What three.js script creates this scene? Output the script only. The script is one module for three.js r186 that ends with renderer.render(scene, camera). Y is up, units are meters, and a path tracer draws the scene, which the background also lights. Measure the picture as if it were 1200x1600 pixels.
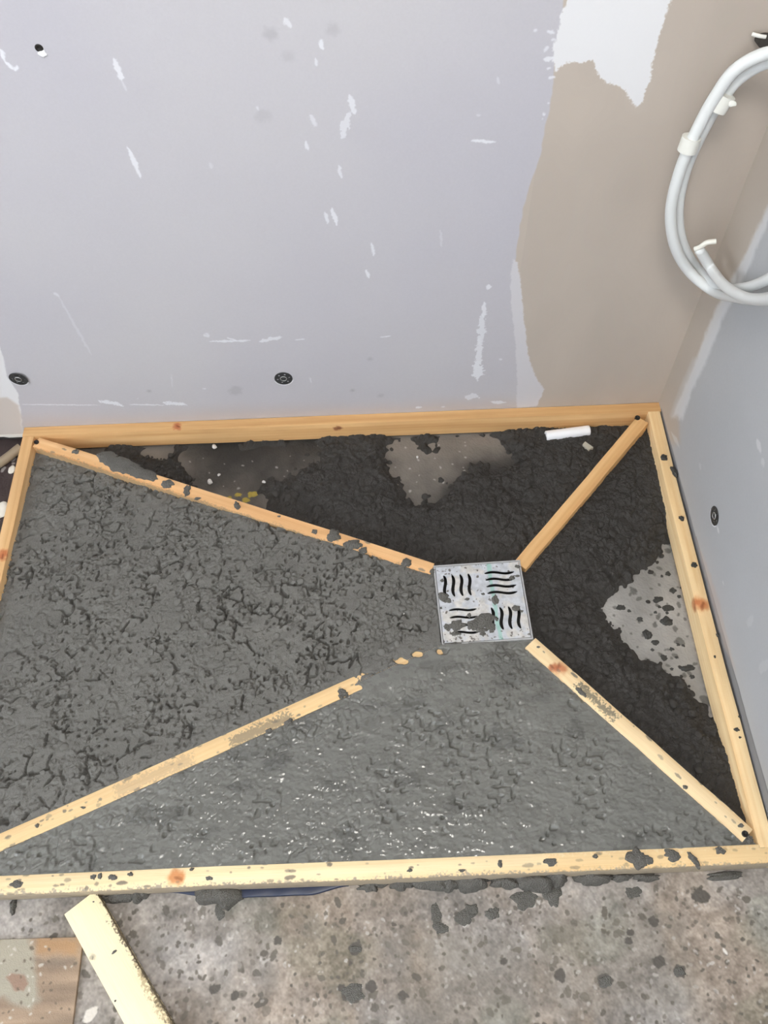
import * as THREE from 'three';
import { mergeGeometries, mergeVertices, toCreasedNormals } from 'three/addons/utils/BufferGeometryUtils.js';
import { RectAreaLightUniformsLib } from 'three/addons/lights/RectAreaLightUniformsLib.js';

// ---------------------------------------------------------------- camera, sky, lights, exposure
const H = 0.052;                                      // top of the timber frame above the slab
const scene = new THREE.Scene();
const camera = new THREE.PerspectiveCamera(2 * Math.atan(800 / 1340) * 180 / Math.PI, 3 / 4, 0.02, 50);
{
  const R = new THREE.Vector3(0.99919468, -0.01893209, 0.03537749), U = new THREE.Vector3(0.04002794, 0.53150499, -0.84610887);
  const B = new THREE.Vector3().crossVectors(R, U);
  camera.setRotationFromMatrix(new THREE.Matrix4().makeBasis(R, U, B));
  camera.position.set(-0.5316, 1.2756 + H, 1.0224);
  camera.updateMatrixWorld();
}
scene.background = new THREE.Color(0.88, 0.94, 1.0);   // overcast daylight beyond the window
scene.backgroundIntensity = 6.0;
RectAreaLightUniformsLib.init();
const LAMP = { x: -0.62, y: 2.36, z: 1.12, w: 0.6, d: 0.6, power: 15, color: new THREE.Color(1, 0.95, 0.88) };
const lampLight = new THREE.RectAreaLight(LAMP.color, LAMP.power, LAMP.w, LAMP.d);
lampLight.position.set(LAMP.x, LAMP.y - 0.012, LAMP.z); lampLight.rotation.x = -Math.PI / 2;
scene.add(lampLight);
const renderer = new THREE.WebGLRenderer({ antialias: true });
renderer.toneMapping = THREE.LinearToneMapping;
renderer.toneMappingExposure = 1.28;
renderer.shadowMap.enabled = true;

// ---------------------------------------------------------------- helpers
function rng(seed) { let s = seed >>> 0; return () => { s = (s + 0x6D2B79F5) >>> 0; let t = s; t = Math.imul(t ^ (t >>> 15), t | 1); t ^= t + Math.imul(t ^ (t >>> 7), t | 61); return ((t ^ (t >>> 14)) >>> 0) / 4294967296; }; }
function hash(x, y, s) { let h = Math.imul(x | 0, 374761393) + Math.imul(y | 0, 668265263) + Math.imul(s | 0, 1274126177); h = Math.imul(h ^ (h >>> 13), 1274126177); h ^= h >>> 16; return (h >>> 0) / 4294967296; }
function noise(x, y, s = 0) {
  const xi = Math.floor(x), yi = Math.floor(y); let fx = x - xi, fy = y - yi; fx = fx * fx * (3 - 2 * fx); fy = fy * fy * (3 - 2 * fy);
  const a = hash(xi, yi, s), b = hash(xi + 1, yi, s), c = hash(xi, yi + 1, s), d = hash(xi + 1, yi + 1, s);
  return a + (b - a) * fx + (c - a) * fy + (a - b - c + d) * fx * fy;
}
function fbm(x, y, s = 0, o = 4) { let a = 0.5, v = 0, n = 0; for (let i = 0; i < o; i++) { v += a * noise(x, y, s + i * 17); n += a; x = x * 2.03 + 3.1; y = y * 2.03 + 1.7; a *= 0.5; } return v / n; }
function worley(x, y, s = 0) {                        // [nearest, second nearest, id of the cell]
  const xi = Math.floor(x), yi = Math.floor(y); let a = 9, b = 9, id = 0, ox = 0, oy = 0;
  for (let j = -1; j < 2; j++) for (let i = -1; i < 2; i++) {
    const cx = xi + i, cy = yi + j, dx = cx + hash(cx, cy, s) - x, dy = cy + hash(cx, cy, s + 1) - y, d = dx * dx + dy * dy;
    if (d < a) { b = a; a = d; id = hash(cx, cy, s + 2); ox = dx; oy = dy; } else if (d < b) b = d;
  }
  return [Math.sqrt(a), Math.sqrt(b), id, ox, oy];
}
const sstep = (a, b, x) => { x = Math.min(1, Math.max(0, (x - a) / (b - a))); return x * x * (3 - 2 * x); };
const clamp = (x, a = 0, b = 1) => Math.min(b, Math.max(a, x));
const lerp = (a, b, t) => a + (b - a) * t;
const srgb = (r, g, b) => [r, g, b];
const lin = (v) => { v /= 255; return v <= 0.04045 ? v / 12.92 : Math.pow((v + 0.055) / 1.055, 2.4); };

// a measured pixel of the photograph -> the point where its ray meets a plane of the room
const eye = camera.position.clone();
function ray(px, py) { return new THREE.Vector3((px - 600) / 1340, -(py - 800) / 1340, -1).applyQuaternion(camera.quaternion); }
function atY(px, py, y) { const d = ray(px, py); return eye.clone().addScaledVector(d, (y - eye.y) / d.y); }
function atZ(px, py, z = 0) { const d = ray(px, py); return eye.clone().addScaledVector(d, (z - eye.z) / d.z); }
function atX(px, py, x = 0) { const d = ray(px, py); return eye.clone().addScaledVector(d, (x - eye.x) / d.x); }

const used = {};
function numbered(n) { used[n] = (used[n] ?? -1) + 1; return used[n] ? n + '_' + String(used[n]).padStart(3, '0') : n; }
function tag(o, label, category, group, kind) { o.userData.label = label; o.userData.category = category; if (group) o.userData.group = group; if (kind) o.userData.kind = kind; return o; }
function shade(o) { o.castShadow = o.receiveShadow = true; return o; }
function obj(name, geo, mat, parent = scene) { const m = shade(new THREE.Mesh(geo, mat)); m.name = parent === scene ? numbered(name) : name; parent.add(m); return m; }
function thing(name, label, category, pos, group) { const g = new THREE.Group(); g.name = numbered(name); g.position.copy(pos); scene.add(g); return tag(g, label, category, group); }
function struct(name, geo, mat, parent = scene) { const m = obj(name, geo, mat, parent); if (parent === scene) m.userData.kind = 'structure'; return m; }
function boxGeo(x0, y0, z0, x1, y1, z1) { const g = new THREE.BoxGeometry(x1 - x0, y1 - y0, z1 - z0); g.translate((x0 + x1) / 2, (y0 + y1) / 2, (z0 + z1) / 2); return g; }
function planarUV(g, fu, fv) { const p = g.attributes.position, uv = new Float32Array(p.count * 2); for (let i = 0; i < p.count; i++) { const x = p.getX(i), y = p.getY(i), z = p.getZ(i); uv[2 * i] = fu(x, y, z); uv[2 * i + 1] = fv(x, y, z); } g.setAttribute('uv', new THREE.BufferAttribute(uv, 2)); return g; }

// ---- a painted sheet in metres: pixels hold sRGB colours of the material itself
class Sheet {
  constructor(w, h, x0, y0, x1, y1) { Object.assign(this, { w, h, x0, y0, x1, y1 }); this.c = new Float32Array(w * h * 3); }
  X(i) { return this.x0 + (i + 0.5) / this.w * (this.x1 - this.x0); }
  Y(j) { return this.y0 + (j + 0.5) / this.h * (this.y1 - this.y0); }
  fill(f) { for (let j = 0; j < this.h; j++) for (let i = 0; i < this.w; i++) { const c = f(this.X(i), this.Y(j)), k = (j * this.w + i) * 3; this.c[k] = c[0]; this.c[k + 1] = c[1]; this.c[k + 2] = c[2]; } return this; }
  each(bx0, by0, bx1, by1, f) {
    const sx = this.w / (this.x1 - this.x0), sy = this.h / (this.y1 - this.y0);
    const i0 = Math.max(0, Math.floor((bx0 - this.x0) * sx)), i1 = Math.min(this.w - 1, Math.ceil((bx1 - this.x0) * sx));
    const j0 = Math.max(0, Math.floor((by0 - this.y0) * sy)), j1 = Math.min(this.h - 1, Math.ceil((by1 - this.y0) * sy));
    for (let j = j0; j <= j1; j++) for (let i = i0; i <= i1; i++) f(this.X(i), this.Y(j), (j * this.w + i) * 3);
  }
  mix(k, col, a) { for (let q = 0; q < 3; q++) this.c[k + q] += (col[q] - this.c[k + q]) * a; }
  poly(pts, col, { alpha = 1, warp = 0.003, scale = 0.012, soft = 0.0015, seed = 1, rag = 0, grow = 0 } = {}) {
    let a = 1e9, b = 1e9, c = -1e9, d = -1e9; for (const [x, y] of pts) { a = Math.min(a, x); b = Math.min(b, y); c = Math.max(c, x); d = Math.max(d, y); }
    const m = warp * 1.5 + soft + grow;
    this.each(a - m, b - m, c + m, d + m, (x, y, k) => {
      const wx = x + (fbm(x / scale, y / scale, seed, 3) - 0.5) * 2 * warp, wy = y + (fbm(x / scale, y / scale, seed + 50, 3) - 0.5) * 2 * warp;
      const s = sdPoly(pts, wx, wy) - grow + (rag ? (noise(x / 0.002, y / 0.002, seed + 9) - 0.5) * rag : 0);
      const t = alpha * (1 - sstep(-soft, soft, s)); if (t > 0) this.mix(k, col, t);
    });
    return this;
  }
  blob(x, y, rx, ry, ang, col, o = {}) { const n = 14, p = []; const ca = Math.cos(ang), sa = Math.sin(ang); for (let i = 0; i < n; i++) { const t = i / n * 6.2832, u = Math.cos(t) * rx, v = Math.sin(t) * ry; p.push([x + u * ca - v * sa, y + u * sa + v * ca]); } return this.poly(p, col, { warp: Math.min(rx, ry) * 0.5, scale: Math.max(rx, ry) * 0.7, soft: 0.0012, ...o }); }
  stroke(ax, ay, bx, by, w, col, o = {}) { const dx = bx - ax, dy = by - ay, l = Math.hypot(dx, dy) || 1e-6; return this.blob((ax + bx) / 2, (ay + by) / 2, l / 2 + w * 0.2, w / 2, Math.atan2(dy, dx), col, { warp: w * 0.4, scale: 0.006, ...o }); }
  texture() {
    const d = new Uint8Array(this.w * this.h * 4); for (let i = 0; i < this.w * this.h; i++) { for (let q = 0; q < 3; q++) d[4 * i + q] = clamp(Math.round(this.c[3 * i + q]), 0, 255); d[4 * i + 3] = 255; }
    const t = new THREE.DataTexture(d, this.w, this.h, THREE.RGBAFormat); t.colorSpace = THREE.SRGBColorSpace; t.magFilter = THREE.LinearFilter; t.minFilter = THREE.LinearFilter; t.needsUpdate = true; return t;
  }
}
function sdPoly(p, x, y) {
  let d = 1e18, s = 1;
  for (let i = 0, j = p.length - 1; i < p.length; j = i++) {
    const ex = p[j][0] - p[i][0], ey = p[j][1] - p[i][1], wx = x - p[i][0], wy = y - p[i][1], t = clamp((wx * ex + wy * ey) / (ex * ex + ey * ey || 1e-12)), bx = wx - ex * t, by = wy - ey * t;
    d = Math.min(d, bx * bx + by * by);
    const c1 = y >= p[i][1], c2 = y < p[j][1], c3 = ex * wy > ey * wx; if ((c1 && c2 && c3) || (!c1 && !c2 && !c3)) s = -s;
  }
  return s * Math.sqrt(d);
}
function grayTexture(n, f, repeatWrap = true) {
  const d = new Uint8Array(n * n * 4); for (let j = 0; j < n; j++) for (let i = 0; i < n; i++) { const v = clamp(Math.round(255 * f(i / n, j / n)), 0, 255), k = (j * n + i) * 4; d[k] = d[k + 1] = d[k + 2] = v; d[k + 3] = 255; }
  const t = new THREE.DataTexture(d, n, n, THREE.RGBAFormat); t.magFilter = THREE.LinearFilter; t.minFilter = THREE.LinearFilter; if (repeatWrap) t.wrapS = t.wrapT = THREE.MirroredRepeatWrapping; t.needsUpdate = true; return t;
}
const V = (x, y, z) => new THREE.Vector3(x, y, z);
const scaled = (t, r) => { const c = t.clone(); c.repeat.set(r, r); c.needsUpdate = true; return c; };

const fineBump = grayTexture(512, (u, v) => 0.55 * fbm(u * 60, v * 60, 3, 3) + 0.45 * noise(u * 200, v * 200, 8));
const wetRough = grayTexture(1024, (u, v) => {          // over 1.3 m: water film lies in patches, most of it left of the drain near the front
  const x = -u * 1.3, z = v * 1.3, wet = sstep(0.5, 0.58, z) * sstep(-1.08, -0.9, x) * (0.35 + 0.65 * sstep(-0.3, -0.5, x)) * (0.6 + 0.8 * fbm(x / 0.09, z / 0.06, 27, 3)), n = fbm(x / 0.011, z / 0.006, 21, 4);
  return lerp(0.07, 0.62, sstep(0.36 + 0.12 * wet, 0.46 + 0.12 * wet, n));
});

// ---------------------------------------------------------------- the setting: slab, walls, ceiling, window
const floorSheet = new Sheet(1536, 1536, -1.4, -0.05, 0.1, 1.45);
floorSheet.fill((x, z) => {
  const n = fbm(x / 0.16, z / 0.16, 5, 5), m = fbm(x / 0.05, z / 0.05, 35, 4), f = noise(x / 0.003, z / 0.003, 71);
  const warm = sstep(0.42, 0.66, fbm(x / 0.11 + 4, z / 0.2, 91, 4)), pale = sstep(0.5, 0.68, fbm(x / 0.09, z / 0.07, 55, 5));
  let c = [150, 143, 136]; const g2 = 0.5 * fbm(x / 0.016, z / 0.016, 39, 3) + 0.6 * fbm(x / 0.006, z / 0.006, 40, 3) - 0.55; const k = 0.86 + 0.18 * n + 0.34 * (m - 0.5) + 0.5 * g2 + 0.16 * (f - 0.5);
  c = c.map((v, i) => v * k + warm * [3, -3, -9][i] + pale * [16, 17, 18][i]);
  const green = sstep(0.6, 0.72, fbm(x / 0.13 + 9, z / 0.1, 131, 3)); c = c.map((v, i) => v + green * [-9, -5, -7][i]);
  const inside = sstep(-1.185, -1.17, x) * sstep(-0.02, -0.03, x) * sstep(0.815, 0.80, z);
  if (inside > 0) { const east = sstep(-0.26, -0.2, x) * sstep(0.2, 0.3, z); const d = [86, 81, 75].map((v) => v * (0.5 + 0.95 * sstep(0.25, 0.75, n) )), e = [150, 147, 142].map((v) => v * (0.8 + 0.36 * m)); c = c.map((v, i) => lerp(v, lerp(d[i], e[i], east), inside)); }
  const outer = sstep(-1.19, -1.2, x) * sstep(0.5, 0.4, z); if (outer > 0) { const d = [70, 58, 57]; c = c.map((v, i) => lerp(v, d[i] * (0.7 + 0.6 * m), outer)); }
  return c;
});
{
  const r = rng(77);
  for (let i = 0; i < 2600; i++) {                       // dark cement specks and drips on the slab before the frame
    const x = -1.3 + r() * 1.3, z = 0.84 + r() * 0.5, q = r(), rad = 0.0012 + 0.0045 * q * q * q * r() + 0.001 * r();
    floorSheet.blob(x, z, rad * (1 + r() * 0.8), rad, r() * 3, ((k) => [84 + k * 18, 79 + k * 17, 72 + k * 15])(r()), { alpha: 0.5 + 0.4 * r(), soft: 0.0008 });
  }
  for (let i = 0; i < 1300; i++) { const x = -1.3 + r() * 1.3, z = 0.84 + r() * 0.5, rad = 0.0009 + 0.0016 * r(); floorSheet.blob(x, z, rad * (1 + r()), rad, r() * 3, [196, 190, 184], { alpha: 0.4 + 0.4 * r(), soft: 0.0008 }); }
  for (let i = 0; i < 60; i++) { const x = -0.95 + r() * 0.85, z = 0.86 + r() * 0.25, rad = 0.006 + 0.016 * r(); floorSheet.blob(x, z, rad * 1.4, rad, r() * 3, [118, 113, 106], { alpha: 0.3, soft: 0.004, warp: 0.012, scale: 0.012 }); }
  for (let i = 0; i < 140; i++) { const x = -1.15 + r() * 0.8, z = 0.03 + r() * 0.25, rad = 0.001 + 0.002 * r() * r(); floorSheet.blob(x, z, rad * (1 + r()), rad, r() * 3, [190, 186, 182], { alpha: 0.6 }); }
  for (let i = 0; i < 90; i++) { const x = -1.32 + r() * 0.13, z = 0.01 + r() * 0.45, rad = 0.001 + 0.004 * r() * r(); floorSheet.blob(x, z, rad * (1 + r()), rad, r() * 3, [200, 196, 192], { alpha: 0.7 }); }
  for (let i = 0; i < 120; i++) { const x = -0.17 + r() * 0.15, z = 0.28 + r() * 0.34, rad = 0.0015 + 0.006 * r() * r(); floorSheet.blob(x, z, rad * (1 + r()), rad, r() * 3, [88, 86, 82], { alpha: 0.75 }); }
  for (const [px, py, rx] of [[395, 772, 9], [385, 782, 7], [372, 773, 6], [358, 778, 5]]) { const p = atY(px, py, 0); floorSheet.blob(p.x, p.z, rx * 0.0011, rx * 0.0008, 0, [172, 150, 62], { alpha: 0.9 }); }
  for (const [px, py, r1, c] of [[865, 520 + 935, 22, 60], [430, 1440, 60, 40], [960, 1500, 120, 30], [720, 1530, 110, 30]]) { const p = atY(px, py, 0); floorSheet.blob(p.x, p.z, r1 * 0.00095, r1 * 0.0006, 0, [120, 112, 98], { alpha: 0.25, soft: 0.02 }); }
  for (const [px, py, r1] of [[945, 1532, 9], [1030, 1502, 9], [1062, 1518, 8], [875, 1525, 8], [787, 1502, 5], [630, 1556, 7], [555, 1550, 13], [555, 1483, 9], [1022, 1440, 7], [985, 1457, 5], [982, 1470, 5], [534, 1544, 6], [580, 1541, 8], [540, 1557, 6], [1095, 1400, 12], [433, 1470, 6], [336, 1545, 7], [367, 1555, 6]]) { const p = atY(px, py, 0); floorSheet.blob(p.x, p.z, r1 * 0.00105, r1 * 0.0009, 0, [84, 80, 74], { alpha: 0.9 }); }
  { const p = atY(142, 1585, 0); floorSheet.blob(p.x, p.z, 0.013, 0.006, -0.9, [215, 208, 198], { alpha: 0.95 }); const q = atY(1133, 1487, 0); floorSheet.blob(q.x, q.z, 0.005, 0.002, 1, [220, 215, 208]); }
}
const floorMap = floorSheet.texture(); floorMap.wrapS = floorMap.wrapT = THREE.MirroredRepeatWrapping;
const floorMat = new THREE.MeshStandardMaterial({ map: floorMap, roughness: 0.82, bumpMap: scaled(fineBump, 3), bumpScale: 0.0012 });
const X0 = -2.5, Z1 = 2.7, CEIL = 2.4;
const floorGeo = planarUV(boxGeo(X0 - 0.1, -0.12, -0.16, 0.12, 0, Z1 + 0.1), (x) => (x + 1.4) / 1.5, (x, y, z) => (z + 0.05) / 1.5);
const floor = struct('floor', floorGeo, floorMat);

// back wall: plasterboard hung clear of the slab
const PAPER = [192, 190, 195], PASTE = [188, 177, 166], DRY = [226, 226, 228];
const wall = new Sheet(2048, 1280, -1.32, -0.02, 0.004, 0.81);
wall.fill((x, y) => { const n = fbm(x / 0.3, y / 0.3, 11, 3) - 0.5, f = noise(x / 0.002, y / 0.002, 4) - 0.5; const damp = (1 - sstep(0.06, 0.115, y + 0.02 * fbm(x / 0.12, 2, 6, 3))) * 0.55; return PAPER.map((v, i) => lerp(v * (1 + 0.05 * n + 0.012 * f) + [0, 0, -1.5][i] * n * 4, [188, 176, 170][i], damp)); });
const W = (list) => list.map(([px, py]) => { const p = atZ(px, py); return [p.x, p.y]; });
wall.poly([...W([[872, 60], [868, 105], [861, 150], [852, 200], [840, 262], [827, 290], [816, 340], [806, 395], [801, 430], [803, 470], [810, 540], [822, 580], [838, 612], [838, 645]]), [0.02, 0.04], [0.02, 0.86], ...W([[890, -60]])], PASTE, { warp: 0.004, scale: 0.03, seed: 3, soft: 0.0012 });
wall.each(-0.3, 0, 0.01, 0.85, (x, y, k) => { if (wall.c[k + 2] < 180) { const n = fbm(x / 0.1, y / 0.25, 19, 3) - 0.5; for (let q = 0; q < 3; q++) wall.c[k + q] *= 1 + 0.1 * n; } });
wall.poly(W([[800, 405], [797, 450], [801, 500], [806, 545], [808, 590], [807, 638], [840, 634], [850, 608], [838, 590], [826, 560], [819, 500], [815, 450], [808, 410]]), [206, 204, 208], { warp: 0.002, seed: 5, rag: 0.002 });
wall.poly(W([[904, -70], [886, 0], [870, 45], [862, 95], [869, 112], [885, 98], [925, 95], [935, 115], [945, 128], [965, 135], [978, 140], [982, 155], [995, 167], [1004, 160], [1015, 120], [1030, 60], [1045, 15], [1062, -60]]), DRY, { warp: 0.003, seed: 7, rag: 0.003 });
wall.poly(W([[-40, 520], [-3, 535], [5, 560], [12, 590], [27, 612], [32, 640], [37, 690], [-40, 690]]), DRY, { warp: 0.002, seed: 9 });
wall.poly(W([[-40, 622], [12, 621], [30, 634], [33, 650], [38, 690], [-40, 690]]), [204, 195, 188], { warp: 0.002, seed: 10, soft: 0.004 });
const SC = [224, 225, 230];
for (const [ax, ay, bx, by, w, al = 0.9] of [[178, 92, 190, 125, 8], [190, 126, 197, 142, 3, 0.4], [200, 231, 220, 277, 7], [446, 28, 452, 43, 7, 0.7], [500, 61, 503, 77, 6], [493, 91, 495, 102, 4, 0.7], [477, 221, 482, 235, 5, 0.8], [484, 180, 493, 196, 6, 0.6], [529, 259, 533, 277, 6, 0.7], [547, 149, 553, 177, 8, 0.8], [545, 178, 535, 215, 11, 0.7], [508, 331, 512, 348, 6, 0.8], [519, 326, 526, 351, 7], [580, 380, 585, 400, 5, 0.8], [572, 421, 576, 434, 5], [737, 220, 774, 222, 5, 1], [745, 180, 750, 181, 4, 0.4], [0, 76, 8, 95, 6, 1], [8, 95, 22, 109, 5, 1], [22, 109, 28, 105, 5, 1], [84, 458, 92, 462, 6, 0.5], [90, 460, 143, 555, 5, 0.28], [328, 534, 392, 532, 5, 0.9], [355, 528, 368, 532, 4, 0.8], [408, 533, 440, 527, 9, 0.8], [462, 531, 476, 530, 3, 0.8], [594, 527, 611, 525, 3, 0.9], [762, 450, 764, 446, 9, 0.9], [757, 472, 756, 496, 8, 0.9], [754, 490, 751, 538, 13, 0.8], [750, 530, 747, 572, 12, 0.9], [746, 566, 746, 589, 19, 1], [746, 594, 747, 594, 5, 0.8], [728, 622, 745, 618, 18, 0.75], [782, 561, 782, 562, 6, 0.6], [768, 628, 790, 629, 8, 0.8], [35, 632, 156, 633, 2.5, 0.9], [156, 627, 190, 632, 10, 1], [202, 632, 256, 633, 4, 0.9], [256, 629, 289, 632, 11, 1], [650, 637, 658, 636, 6, 0.8], [690, 636, 695, 636, 4, 0.6], [320, 524, 327, 525, 8, 0.6], [318, 607, 320, 608, 5, 0.6], [215, 623, 216, 623, 4, 0.5], [268, 585, 269, 605, 3, 0.3], [484, 590, 486, 598, 3, 0.5], [778, 122, 780, 130, 4, 0.4], [688, 360, 690, 385, 4, 0.3], [402, 167, 404, 172, 4, 0.5], [328, 255, 331, 262, 5, 0.3], [835, 47, 838, 47, 5, 0.7], [856, 49, 866, 51, 5, 0.8], [853, 76, 856, 77, 6, 0.7], [850, 93, 866, 91, 5, 0.9], [856, 108, 859, 106, 4, 0.8], [858, 121, 866, 121, 5, 0.9], [849, 178, 852, 178, 4, 0.8], [857, 162, 858, 160, 3, 0.7], [847, 186, 848, 186, 3, 0.6], [862, 62, 868, 62, 4, 0.7]]) {
  const a = atZ(ax, ay), b = atZ(bx, by); wall.stroke(a.x, a.y, b.x, b.y, w * 0.00095, SC, { alpha: al, seed: ax + by, rag: w > 9 ? 0.004 : 0.001 });
}
for (const [px, py, r, al] of [[423, 53, 9, 0.3], [519, 46, 8, 0.25], [450, 88, 8, 0.18], [412, 182, 12, 0.18], [368, 610, 14, 0.3], [578, 561, 4, 0.4], [233, 611, 3, 0.6], [551, 610, 3, 0.6], [595, 618, 5, 0.3]]) { const p = atZ(px, py); wall.blob(p.x, p.y, r * 0.0009, r * 0.0008, 0.5, [148, 146, 150], { alpha: al, soft: 0.005 }); }
const plasterBump = scaled(fineBump, 1);
const wallBackGeo = planarUV(boxGeo(X0 - 0.1, H - 0.024, -0.013, 0.004, CEIL, 0), (x) => (x + 1.32) / 1.324, (x, y) => (y + 0.02) / 0.83);
const wallBackMap = wall.texture(); wallBackMap.wrapS = wallBackMap.wrapT = THREE.MirroredRepeatWrapping;
const wallBack = struct('wall_back', wallBackGeo, new THREE.MeshStandardMaterial({ map: wallBackMap, roughness: 0.9, bumpMap: scaled(fineBump, 2), bumpScale: 0.00012 }));
const studMat = new THREE.MeshStandardMaterial({ color: new THREE.Color(0.045, 0.04, 0.037), roughness: 0.95 });
struct('core', boxGeo(X0 - 0.1, 0, -0.16, 0.12, CEIL, -0.0135), studMat, wallBack);
struct('ragged_edge', (() => { const s = new THREE.Shape(); s.moveTo(-1.45, 0.004); for (let i = 0; i <= 26; i++) s.lineTo(-1.45 + i * 0.01, -0.001 - 0.005 * noise(i * 0.8, 3, 2)); s.lineTo(-1.19, 0.004); const g = new THREE.ExtrudeGeometry(s, { depth: 0.006, bevelEnabled: false }); g.translate(0, H - 0.024, -0.0055); return g; })(), new THREE.MeshStandardMaterial({ color: 0xe4e1da, roughness: 0.95 }), wallBack);

// right wall: wet compound in the corner, a feathered pale edge, grey paper and a damp strip above the frame
const WX = 0.0015;
const side = new Sheet(1280, 1024, -0.02, -0.02, 1.1, 0.88);
side.fill((z, y) => { const n = fbm(z / 0.25, y / 0.25, 61, 4) - 0.5; const f = noise(z / 0.002, y / 0.002, 5) - 0.5; return [181, 183, 186].map((v, i) => v * (1 + 0.08 * n + 0.012 * f)); });
const S = (list) => list.map(([px, py]) => { const p = atX(px, py, WX); return [p.z, p.y]; });
side.poly([[-0.05, 0.0], [-0.05, 1], [0.075, 1], ...S([[1180, 380], [1118, 500], [1092, 560], [1060, 645], [1062, 690]]), [0.07, 0.0]], [184, 174, 163], { warp: 0.003, soft: 0.012 });
side.poly([...S([[1166, 395], [1150, 420], [1110, 500], [1088, 560], [1066, 610], [1050, 650], [1066, 655], [1082, 610], [1106, 560], [1129, 500], [1160, 440], [1180, 395]]), [0.10, 0.6], [0.105, 0.9], [0.088, 0.9], [0.084, 0.6]], [216, 217, 219], { warp: 0.004, soft: 0.007, alpha: 0.8, rag: 0.002 });
side.poly(S([[1082, 560], [1060, 610], [1046, 650], [1049, 655], [1066, 612], [1090, 560]]), [196, 194, 192], { warp: 0.002, soft: 0.006, alpha: 0.6 });
side.poly(S([[1048, 674], [1054, 690], [1062, 700], [1058, 684]]), [206, 205, 203], { warp: 0.002, alpha: 0.7, soft: 0.002 });
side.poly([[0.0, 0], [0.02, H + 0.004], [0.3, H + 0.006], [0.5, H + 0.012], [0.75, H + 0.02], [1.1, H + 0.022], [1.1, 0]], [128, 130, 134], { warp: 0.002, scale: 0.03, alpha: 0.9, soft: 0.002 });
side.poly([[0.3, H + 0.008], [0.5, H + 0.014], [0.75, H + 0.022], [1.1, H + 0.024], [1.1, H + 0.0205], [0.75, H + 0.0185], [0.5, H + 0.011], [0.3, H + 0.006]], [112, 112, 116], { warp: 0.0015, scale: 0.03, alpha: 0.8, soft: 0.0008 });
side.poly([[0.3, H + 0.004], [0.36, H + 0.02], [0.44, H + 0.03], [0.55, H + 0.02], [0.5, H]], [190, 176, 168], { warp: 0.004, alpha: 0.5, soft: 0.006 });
for (const [px, py, rx, ry, al] of [[1186, 697, 9, 5, 0.7], [1192, 722, 5, 5, 0.5], [1122, 828, 5, 3, 0.9], [1130, 911, 3, 2, 0.6], [1094, 728, 5, 4, 0.3], [1172, 970, 5, 12, 0.3], [1194, 1040, 6, 18, 0.3]]) { const p = atX(px, py, WX); side.blob(p.z, p.y, rx * 0.0013, ry * 0.0011, 0, [212, 212, 213], { alpha: al, soft: 0.002 }); }
const sideMap = side.texture(); sideMap.wrapS = sideMap.wrapT = THREE.MirroredRepeatWrapping;
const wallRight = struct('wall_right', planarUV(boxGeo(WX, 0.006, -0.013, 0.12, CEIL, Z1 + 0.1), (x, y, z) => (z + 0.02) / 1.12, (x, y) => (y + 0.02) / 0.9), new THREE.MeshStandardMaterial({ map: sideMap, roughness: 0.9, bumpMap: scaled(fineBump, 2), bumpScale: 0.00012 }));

const paintMat = new THREE.MeshStandardMaterial({ color: new THREE.Color(0.6, 0.6, 0.6), roughness: 0.9 });
{ // left wall with a window towards the front
  const z0 = 0.95, z1 = 2.5, y0 = 0.9, y1 = 2.1, xo = X0 - 0.1;
  struct('wall_left', mergeGeometries([boxGeo(xo, 0, 0, X0, CEIL, z0), boxGeo(xo, 0, z1, X0, CEIL, Z1), boxGeo(xo, 0, z0, X0, y0, z1), boxGeo(xo, y1, z0, X0, CEIL, z1)]), paintMat);
  const a = xo + 0.03, b = xo + 0.08, fm = new THREE.MeshStandardMaterial({ color: 0xf0f0ee, roughness: 0.4 });
  const win = struct('window_2', mergeGeometries([boxGeo(a, y0, z0, b, y1, z0 + 0.05), boxGeo(a, y0, z1 - 0.05, b, y1, z1), boxGeo(a, y0, z0 + 0.05, b, y0 + 0.05, z1 - 0.05), boxGeo(a, y1 - 0.05, z0 + 0.05, b, y1, z1 - 0.05)]), fm);
  const p = new THREE.PlaneGeometry(z1 - z0 - 0.1, y1 - y0 - 0.1); p.rotateY(Math.PI / 2); p.translate(a + 0.025, (y0 + y1) / 2, (z0 + z1) / 2); obj('pane', p, new THREE.MeshPhysicalMaterial({ color: 0xffffff, transmission: 1, thickness: 0, roughness: 0, ior: 1.5 }), win);
}
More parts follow.
